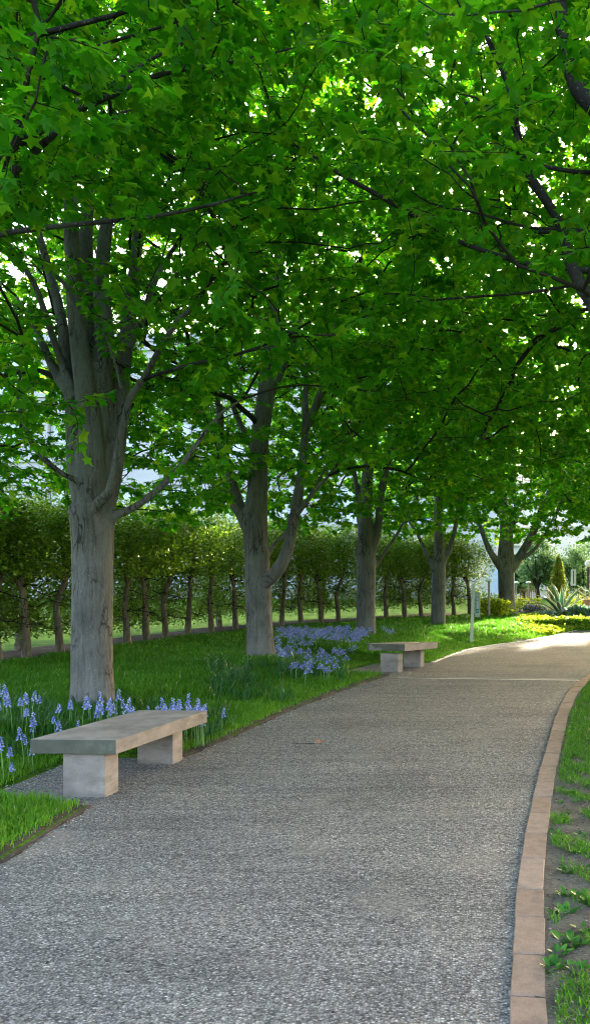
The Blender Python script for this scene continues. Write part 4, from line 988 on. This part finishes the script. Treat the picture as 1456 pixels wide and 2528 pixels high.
# ------------------------------------------------------------------ planted bed at the far bend
def loose(name, c, r3, n, m, label, cat, size=(.05, .1), tmpl=(LEAF_V3, LEAF_F3), up=.3, group=None, shape=None, stem=True, taper=None):
    root = empty(name, c, label, cat, group)
    p_ = rng.normal(0, 1, (n, 3)); p_ /= np.linalg.norm(p_, axis=1, keepdims=True); p_ *= rng.random((n, 1))**.45
    lump = 1+.16*np.sin(p_[:, :1]*7+c[0])*np.sin(p_[:, 1:2]*5+2)+.12*np.sin(p_[:, 2:]*9+c[1]*3); p_ *= lump
    if taper: p_[:, :2] *= (1-taper*np.clip((p_[:, 2:]+.55)/1.5, 0, 1))
    q = p_*np.array(r3)+np.array([0, 0, r3[2]]); q[:, 2] = np.abs(q[:, 2])
    ax = p_+rng.normal(0, .6, (n, 3)); ax[:, 2] += up; no = rng.normal(0, .5, (n, 3)); no[:, 2] += 1
    place_leaves(q, ax, no, rng.uniform(size[0], size[1], n), tmpl[0], tmpl[1], m, 'foliage', root)
    if stem:
        mb = MB()
        for k in range(6):
            a = k*1.1; mb.tube([(0, 0, -.05), (math.cos(a)*r3[0]*.25, math.sin(a)*r3[1]*.25, r3[2]*.8), (math.cos(a)*r3[0]*.5, math.sin(a)*r3[1]*.5, r3[2]*1.4)], [.02, .012, .006], 5, False)
        mb.build('stem', M['twig'], root)
    return root
def bedpt(xD, dist, z=None):
    X = (xD-CX)*dist/FPX; return Vector((X, dist, .36 if z is None else z))
m_bed = MB()
sheet('planting_bed', np.linspace(2.2, 16, 24), np.linspace(25.3, 33, 12), lambda X, Y: pz(Y)+.05+.12*sstep((Y-25.3)/2.5)+.01*np.sin(X*5), M['mulch'])
mb = MB(); mb.box((3.6, 25.2, .2), (16, 25.36, .46)); o = mb.build('bed_edging', M['dark'], bevel=.01); tag(o, 'low dark edging along the front of the planted bed', 'edging')
loose('dark_shrub', bedpt(1315, 27.2), (.50, .45, .28), 1600, M['plumleaf'], 'dusky slate coloured low shrub right of the stout far maple', 'shrub', (.04, .09))
loose('hosta_plant', bedpt(1340, 26.2), (.55, .4, .16), 700, M['blueleaf'], 'low blue green leafy clump in front of the slate shrub', 'plant', (.08, .15))
loose('round_shrub', bedpt(1398, 27.0), (.30, .3, .24), 1100, M['farleaf'], 'small rounded olive green shrub below the spiky agave', 'shrub', (.03, .07))
loose('leafy_plant', bedpt(1440, 26.4), (.60, .4, .26), 1100, M['blueleaf'], 'broad blue green leafy plant at the right edge of the bed', 'plant', (.08, .17))
loose('lime_shrub', bedpt(1295, 29.5), (.8, .5, .38), 1500, M['lime'], 'sunlit lime yellow shrub behind the slate shrub', 'shrub', (.06, .11))
loose('lime_shrub', bedpt(1430, 31.5), (1.1, .5, .40), 1500, M['lime'], 'sunlit lime yellow shrub right of the agave', 'shrub', (.06, .11))
loose('fern_clump', bedpt(1222, 24.5, g(1.57, 24.5)), (.55, .5, .32), 1500, M['lime'], 'bright lime fern clump left of the stout far maple', 'plant', (.06, .13))
loose('fern_clump', bedpt(1195, 27.5, g(1.4, 27.5)), (.6, .5, .35), 1300, M['farleaf'], 'green leafy clump between the hedge end and stout maple', 'plant', (.07, .13))
# lime ground cover on the lawn tip
n = 26000; y = rng.uniform(20.0, 25.6, n); x = rng.uniform(1.0, 7, n); u = x*FPX/y+CX; m_ = u > 0
m_ = (xl(y)-x > .05) & (u > 1290+(25-y)*4+rng.normal(0, 18, n)) & (y < 25.2)
pp = np.stack([x, y, G(x, y)+.02+.12*rng.random(n)*(.5+.5*np.sin(x*6)*np.sin(y*7))], 1)[m_]; n = len(pp)
ax = rng.normal(0, 1, (n, 3)); ax[:, 2] = np.abs(ax[:, 2])*.5; no = rng.normal(0, .5, (n, 3)); no[:, 2] += 1
o = place_leaves(pp, ax, no, rng.uniform(.05, .10, n), LEAF_V3, LEAF_F3, M['lime'], 'ground_cover', None); tag(o, 'yellow green ground cover on the lawn tip at the bend', 'ground cover', kind='stuff')

def agave(c, label, L_=1.15, n=20, seed=3, zs=1.0):
    r = random.Random(seed); root = empty('agave', c, label, 'plant')
    m, nn, l, out = M['agave'] if 'agave' in M else mat('agave_leaf')
    if 'agave' not in M:
        at = nn.new('ShaderNodeAttribute'); at.attribute_name = 'var'; c_ = ramp(nn, l, at.outputs['Fac'], [(0, (.10, .24, .18)), (.7, (.15, .31, .23)), (.85, (.62, .60, .36)), (1, (.7, .66, .42))]); bsdf(nn, l, out, c_.outputs[0], .5, .4); M['agave'] = (m, nn, l, out)
    for k in range(n):
        a = k*2.4+r.uniform(-.2, .2); el = R(82-62*(k/n)**.9); Lk = L_*r.uniform(.85, 1.1)*(.8+.25*k/n); V, F, var = [], [], []; S = 9
        dh = Vector((math.cos(a), math.sin(a), 0)); sd_ = Vector((-math.sin(a), math.cos(a), 0)); p_ = Vector((0, 0, .05)); e = el
        droop = r.uniform(.0, .16)*(k/n)+.015
        for i_ in range(S):
            t = i_/(S-1); wdt = .10*(1-t)**.6*(1 if t < .4 else 1)*(.75+1.0*t*(1-t)*2); up_ = dh*(-math.sin(e))+Vector((0, 0, math.cos(e)))
            for q, off, v in ((-1, .4, 1), (-.8, .22, .8), (0, -.0, .2), (.8, .22, .8), (1, .4, 1)):
                V.append(tuple(p_+sd_*q*wdt+up_*off*wdt)); var.append(v)
            p_ = p_+(dh*math.cos(e)+Vector((0, 0, math.sin(e))))*Lk/S; e -= droop*(1+t*1.6)
        for i_ in range(S-1):
            for q in range(4): F.append((i_*5+q, i_*5+q+1, i_*5+q+6, i_*5+q+5))
        V = [(x_, y_, z_*zs) for x_, y_, z_ in V]
        o = mobj('leaf', fast_mesh('leaf', V, F, M['agave'][0], var=var, smooth=True), root); sl = o.modifiers.new('s', 'SOLIDIFY'); sl.thickness = .012
    return root
agave(bedpt(1385, 27.6, .42), 'large spiky blue green agave in the bed below the upright conifer', 1.75, 26, 5)
loose('conifer', bedpt(1378, 30.5, .4), (.5, .5, 1.25), 8000, M['conifer'], 'narrow upright golden green conifer behind the agave', 'tree', (.04, .09), up=1.2, taper=.85)
# tall pot plant at the right edge
bp_ = bedpt(1450, 28.5, .42)
root = agave(bedpt(1453, 29.0, 1.0), 'tall blue green agave in a pot cut by the right edge', .95, 14, 9)
mb = MB(); mb.lathe([(.0, -.6), (.16, -.6), (.24, .0), (.26, .06), (.22, .06), (.20, .0), (0, .0)], 20); mb.build('pot', plain('terracotta', (.42, .25, .17), .8, .2, .1), root, True)
# small plant label
c = bedpt(1391, 26.8, .42); root = empty('plant_label', c, 'small pale plant label stuck in the bed before the agave', 'sign')
mb = MB(); mb.box((-.01, -.01, -.1), (.01, .01, .28)); mb.build('stake', M['dark'], root); mb = MB(); mb.box((-.09, -.03, .26), (.09, -.015, .40)); mb.build('plate', plain('label_plate', (.55, .62, .7), .5, .4), root)
# mushroom path lights
for xD, yb, dd, lab in ((1207, 1470, 24.0, 'small white capped garden light left of the stout maple'), (1252+52, 1478, 33, 'small white capped garden light in front of the far dark trunked tree'), (1254+20, 1466, 36, 'faint white capped garden light just right of the stout maple')):
    kk = dd/FPX; zt = CAMZ+(HY-(1436 if xD == 1207 else 1440))*kk; X = (xD-CX)*kk; zg = .38; root = empty('garden_light', (X, dd, zg), lab, 'lamp', 'white capped garden lights')
    mb = MB(); mb.lathe([(.035, -.1), (.035, zt-zg-.05), (.05, zt-zg)], 12); mb.build('post', plain('tan_post', (.38, .32, .26), .7, .2), root, True)
    mb = MB(); mb.lathe([(.0, zt-zg+.09), (.08, zt-zg+.08), (.12, zt-zg+.03), (.10, zt-zg), (0, zt-zg)], 16); mb.build('cap', plain('white_cap', (.85, .85, .82), .5, .3), root, True)
# globe street lamp at the right edge
dd = 34; kk = dd/FPX; X = (1452-CX)*kk; zl = CAMZ+(HY-1392)*kk; root = empty('street_lamp', (X, dd, .4), 'street lamp with a round white globe at the right edge', 'lamp')
mb = MB(); mb.lathe([(.16, -.1), (.16, .15), (.08, .3), (.06, 1.0), (.07, zl-.75), (.11, zl-.62), (.06, zl-.58), (.09, zl-.55)], 14); mb.build('pole', M['dark'], root, True)
mb = MB(); Rg = 9*kk*1.0; mb.lathe([(max(.001, Rg*math.sin(t*math.pi/12)), zl-.4-Rg*math.cos(t*math.pi/12)) for t in range(13)], 20); mb.build('globe', plain('globe_glass', (.85, .85, .88), .25, .5), root, True)
# white sign on a dark post
dd = 33; kk = dd/FPX; X = (1415-CX)*kk; root = empty('signboard', (X, dd, .4), 'blank pale sign board on a dark post right of the conifer', 'sign')
zb_, zt_ = CAMZ+(HY-1446)*kk-.4, CAMZ+(HY-1406)*kk-.4
mb = MB(); mb.box((-.025, .0, -.1), (.025, .05, zt_-.05)); mb.build('post', M['dark'], root)
mb = MB(); mb.box((-6.5*kk, -.03, zb_), (6.5*kk, -.002, zt_)); bd = mb.build('board', plain('sign_white', (.62, .66, .76), .5, .3), root)
mb = MB(); mb.box((-1*kk, -.034, zb_+.08), (1*kk, -.031, zt_-.05)); mb.build('stripe', M['dark'], bd)
# little table and chairs seen through the planting
for xD, dd, lab in ((1296, 36, 'small brown garden chair far behind the lime shrub'), (1312, 36.5, 'small brown garden chair nearer the dark trunked tree'), (1440, 36, 'small brown garden chair at the right beyond the bed')):
    X = (xD-CX)*dd/FPX; root = empty('garden_chair', (X, dd, .42), lab, 'chair', 'brown garden chairs beyond the bed'); wd_ = plain('chair_wood', (.22, .12, .07), .6, .3, .1) if 'wd_' not in globals() else wd_
    mb = MB(); mb.box((-.22, -.22, .43), (.22, .22, .46)); mb.build('seat', wd_, root)
    mb = MB(); [mb.box((-.22+.11*k, .20, .461), (-.18+.11*k, .225, .92)) for k in range(5)]; mb.box((-.24, .195, .921), (.26, .23, .97)); mb.build('backrest', wd_, root)
    for sx in (-.2, .18):
        for sy_ in (-.2, .18): mb = MB(); mb.box((sx, sy_, -.05), (sx+.025, sy_+.025, .429)); mb.build('leg', wd_, root)

# ------------------------------------------------------------------ far trees and buildings
def far_tree(xD, dd, zb_, zt_, w_, label, n=5200, m='farleaf'):
    X = (xD-CX)*dd/FPX; root = empty('park_tree', (X, dd, .45), label, 'tree', 'soft green trees before the pale buildings')
    mb = MB(); H_ = zb_
    mb.tube([(0, 0, -.2), (.05, 0, H_*.5), (0, 0, H_)], [.16, .12, .10], 8)
    for k in range(7):
        a = k*.9; mb.tube([(0, 0, H_*.85), (math.cos(a)*w_*.25, math.sin(a)*w_*.25, H_+.5), (math.cos(a)*w_*.55, math.sin(a)*w_*.55, H_+(zt_-H_)*.6)], [.07, .05, .02], 6)
    mb.build('trunk', M['twig'], root)
    p_ = []
    for k in range(26):
        a = rnd.uniform(0, 6.28); rr_ = w_*.72*math.sqrt(rnd.random()); z = rnd.uniform(H_*.9, zt_*.92); s_ = rnd.uniform(.35, .6)*w_*.6
        q = rng.normal(0, .5, (n//26, 3))*s_+np.array([math.cos(a)*rr_, math.sin(a)*rr_, z]); p_.append(q)
    p_ = np.concatenate(p_); n2 = len(p_); ax = rng.normal(0, 1, (n2, 3)); no = rng.normal(0, .6, (n2, 3)); no[:, 2] += .8
    place_leaves(p_, ax, no, rng.uniform(.10, .2, n2), LEAF_V3, LEAF_F3, M[m], 'crown', root)
far_tree(1325, 39, 1.1, 3.5, 1.35, 'soft green tree with dark low forking trunk behind the agave')
far_tree(1290, 42, .9, 2.9, .9, 'hazy green tree between the stout maple and forking tree', 3500)
far_tree(1440, 40, .9, 3.2, 1.7, 'soft green tree behind the globe street lamp')
far_tree(400, 30, 2.0, 4.3, 1.2, 'pale green treetop rising above the hedge between the front maples', 2600)

def facade_mat(name, base, lo):
    m, n, l, out = mat(name); co = coords(n)
    a = noise(n, l, mapping(n, l, co, (1, 1, 3)), .6, 5, .6)
    c = ramp(n, l, a.outputs[0], [(.3, lo), (.7, base)])
    bsdf(n, l, out, c.outputs[0], .85, .2); return m
M['lime_stone'] = facade_mat('pale_limestone', (.50, .475, .48), (.42, .40, .42))
M['glass'] = plain('window_glass', (.55, .58, .64), .3, .6)
M['blue'] = plain('blue_banner', (.03, .28, .62), .6, .3, .1)
def building(x0, x1, yf, h, depth, bay, fl, label, name='pale_building', ground=0):
    root = empty(name, ((x0+x1)/2, yf, .4), label, 'building', 'pale buildings behind the garden'); cxm = (x0+x1)/2
    mb = MB(); mb.box((x0-cxm, .45, -.5), (x1-cxm, depth, h)); mb.build('wall', M['lime_stone'], root)
    # masonry grid of piers and spandrels standing proud of recessed windows
    nb = int((x1-x0)/bay)
    for k in range(nb+1):
        mb = MB(); X = x0+k*(x1-x0)/nb-cxm; mb.box((X-bay*.24, 0, -.5), (X+bay*.24, .447, h-.01)); mb.build('pier', M['lime_stone'], root)
    nf = int(h/fl)
    for f in range(nf+1):
        z = f*fl; mb = MB(); mb.box((x0-cxm+.02, .10, z-.7), (x1-cxm-.02, .4485, z+.75)); mb.build('spandrel', M['lime_stone'], root)
    mb = MB()
    for z in [f*fl*1.0+.75 for f in range(nf)]+[h-.6, h]:
        mb = MB(); mb.box((x0-cxm-.05, -.14, z), (x1-cxm+.05, -.003, z+.22)); mb.build('cornice', M['lime_stone'], root)
    cnt_ = 0
    for f in range(nf):
        for k in range(nb):
            X = x0+(k+.5)*(x1-x0)/nb-cxm; z = f*fl+.78
            if cnt_ >= 96: break
            cnt_ += 1
            m1 = MB(); wv = (x1-x0)/nb*.5-bay*.25
            for (a_, b_) in (((-wv, z), (-wv+.08, z+fl-1.5)), ((wv-.08, z), (wv, z+fl-1.5)), ((-.04, z), (.04, z+fl-1.5)), ((-wv+.081, z+fl*.3), (-.041, z+fl*.3+.08)), ((.041, z+fl*.3), (wv-.081, z+fl*.3+.08))):
                m1.box((X+a_[0], .36, a_[1]), (X+b_[0], .41, b_[1]))
            wo = m1.build('window', M['white'], root)
            m1 = MB(); m1.box((X-wv, .42, z), (X+wv, .44, z+fl-1.5)); m1.build('pane', M['glass'], wo)
    return root
building(-34, 2.4, 50, 17, 14, 3.6, 4.2, 'long pale stone building behind the clipped hedge')
M['left_stone'] = M['lime_stone']; M['lime_stone'] = facade_mat('warm_limestone', (.66, .60, .55), (.56, .52, .50))
building(3.3, 15.5, 62, 12, 12, 4.6, 5.0, 'pale pillared building beyond the garden bed at the right')
# low stone kiosk behind the stout maple
dd = 40; kk = dd/FPX; X0, X1 = (1186-CX)*kk, (1270-CX)*kk; root = empty('stone_kiosk', ((X0+X1)/2, dd, .4), 'low pale stone structure behind the stout far maple', 'building')
mb = MB(); hw = (X1-X0)/2; mb.box((-hw, 0, -.3), (hw, 2, 2.5)); mb.build('wall', M['lime_stone'], root)
mb = MB(); mb.box((-hw-.1, -.1, 2.501), (hw+.1, 2.1, 2.7)); mb.box((-hw-.05, -.08, .2), (hw+.05, -.002, .4)); mb.build('cornice', M['lime_stone'], root)
mb = MB(); mb.box((-hw*.45, -.03, .5), (hw*.35, -.003, 2.0)); mb.build('panel', plain('pale_blue_panel', (.55, .62, .78), .6, .3), root)
for xD, y0_, y1_, dd, lab in ((778, 1248, 1278, 49.6, 'blue banner hanging on the pale building between the second and third maples'), (1046, 1278, 1292, 49.0, 'small blue banner seen above the hedge beside the slender maple')):
    kk = dd/FPX; X = (xD-CX)*kk; z0, z1 = CAMZ+(HY-y1_)*kk, CAMZ+(HY-y0_)*kk
    root = empty('banner', (X, dd, z0), lab, 'banner', 'blue banners before the pale building')
    mb = MB(); mb.box((-7*kk, -.02, 0), (7*kk, .02, z1-z0)); mb.build('cloth', M['blue'], root, bevel=.005); mb = MB(); mb.box((-8*kk, -.03, z1-z0+.001), (8*kk, .35, z1-z0+.08)); mb.build('bracket', M['dark'], root)
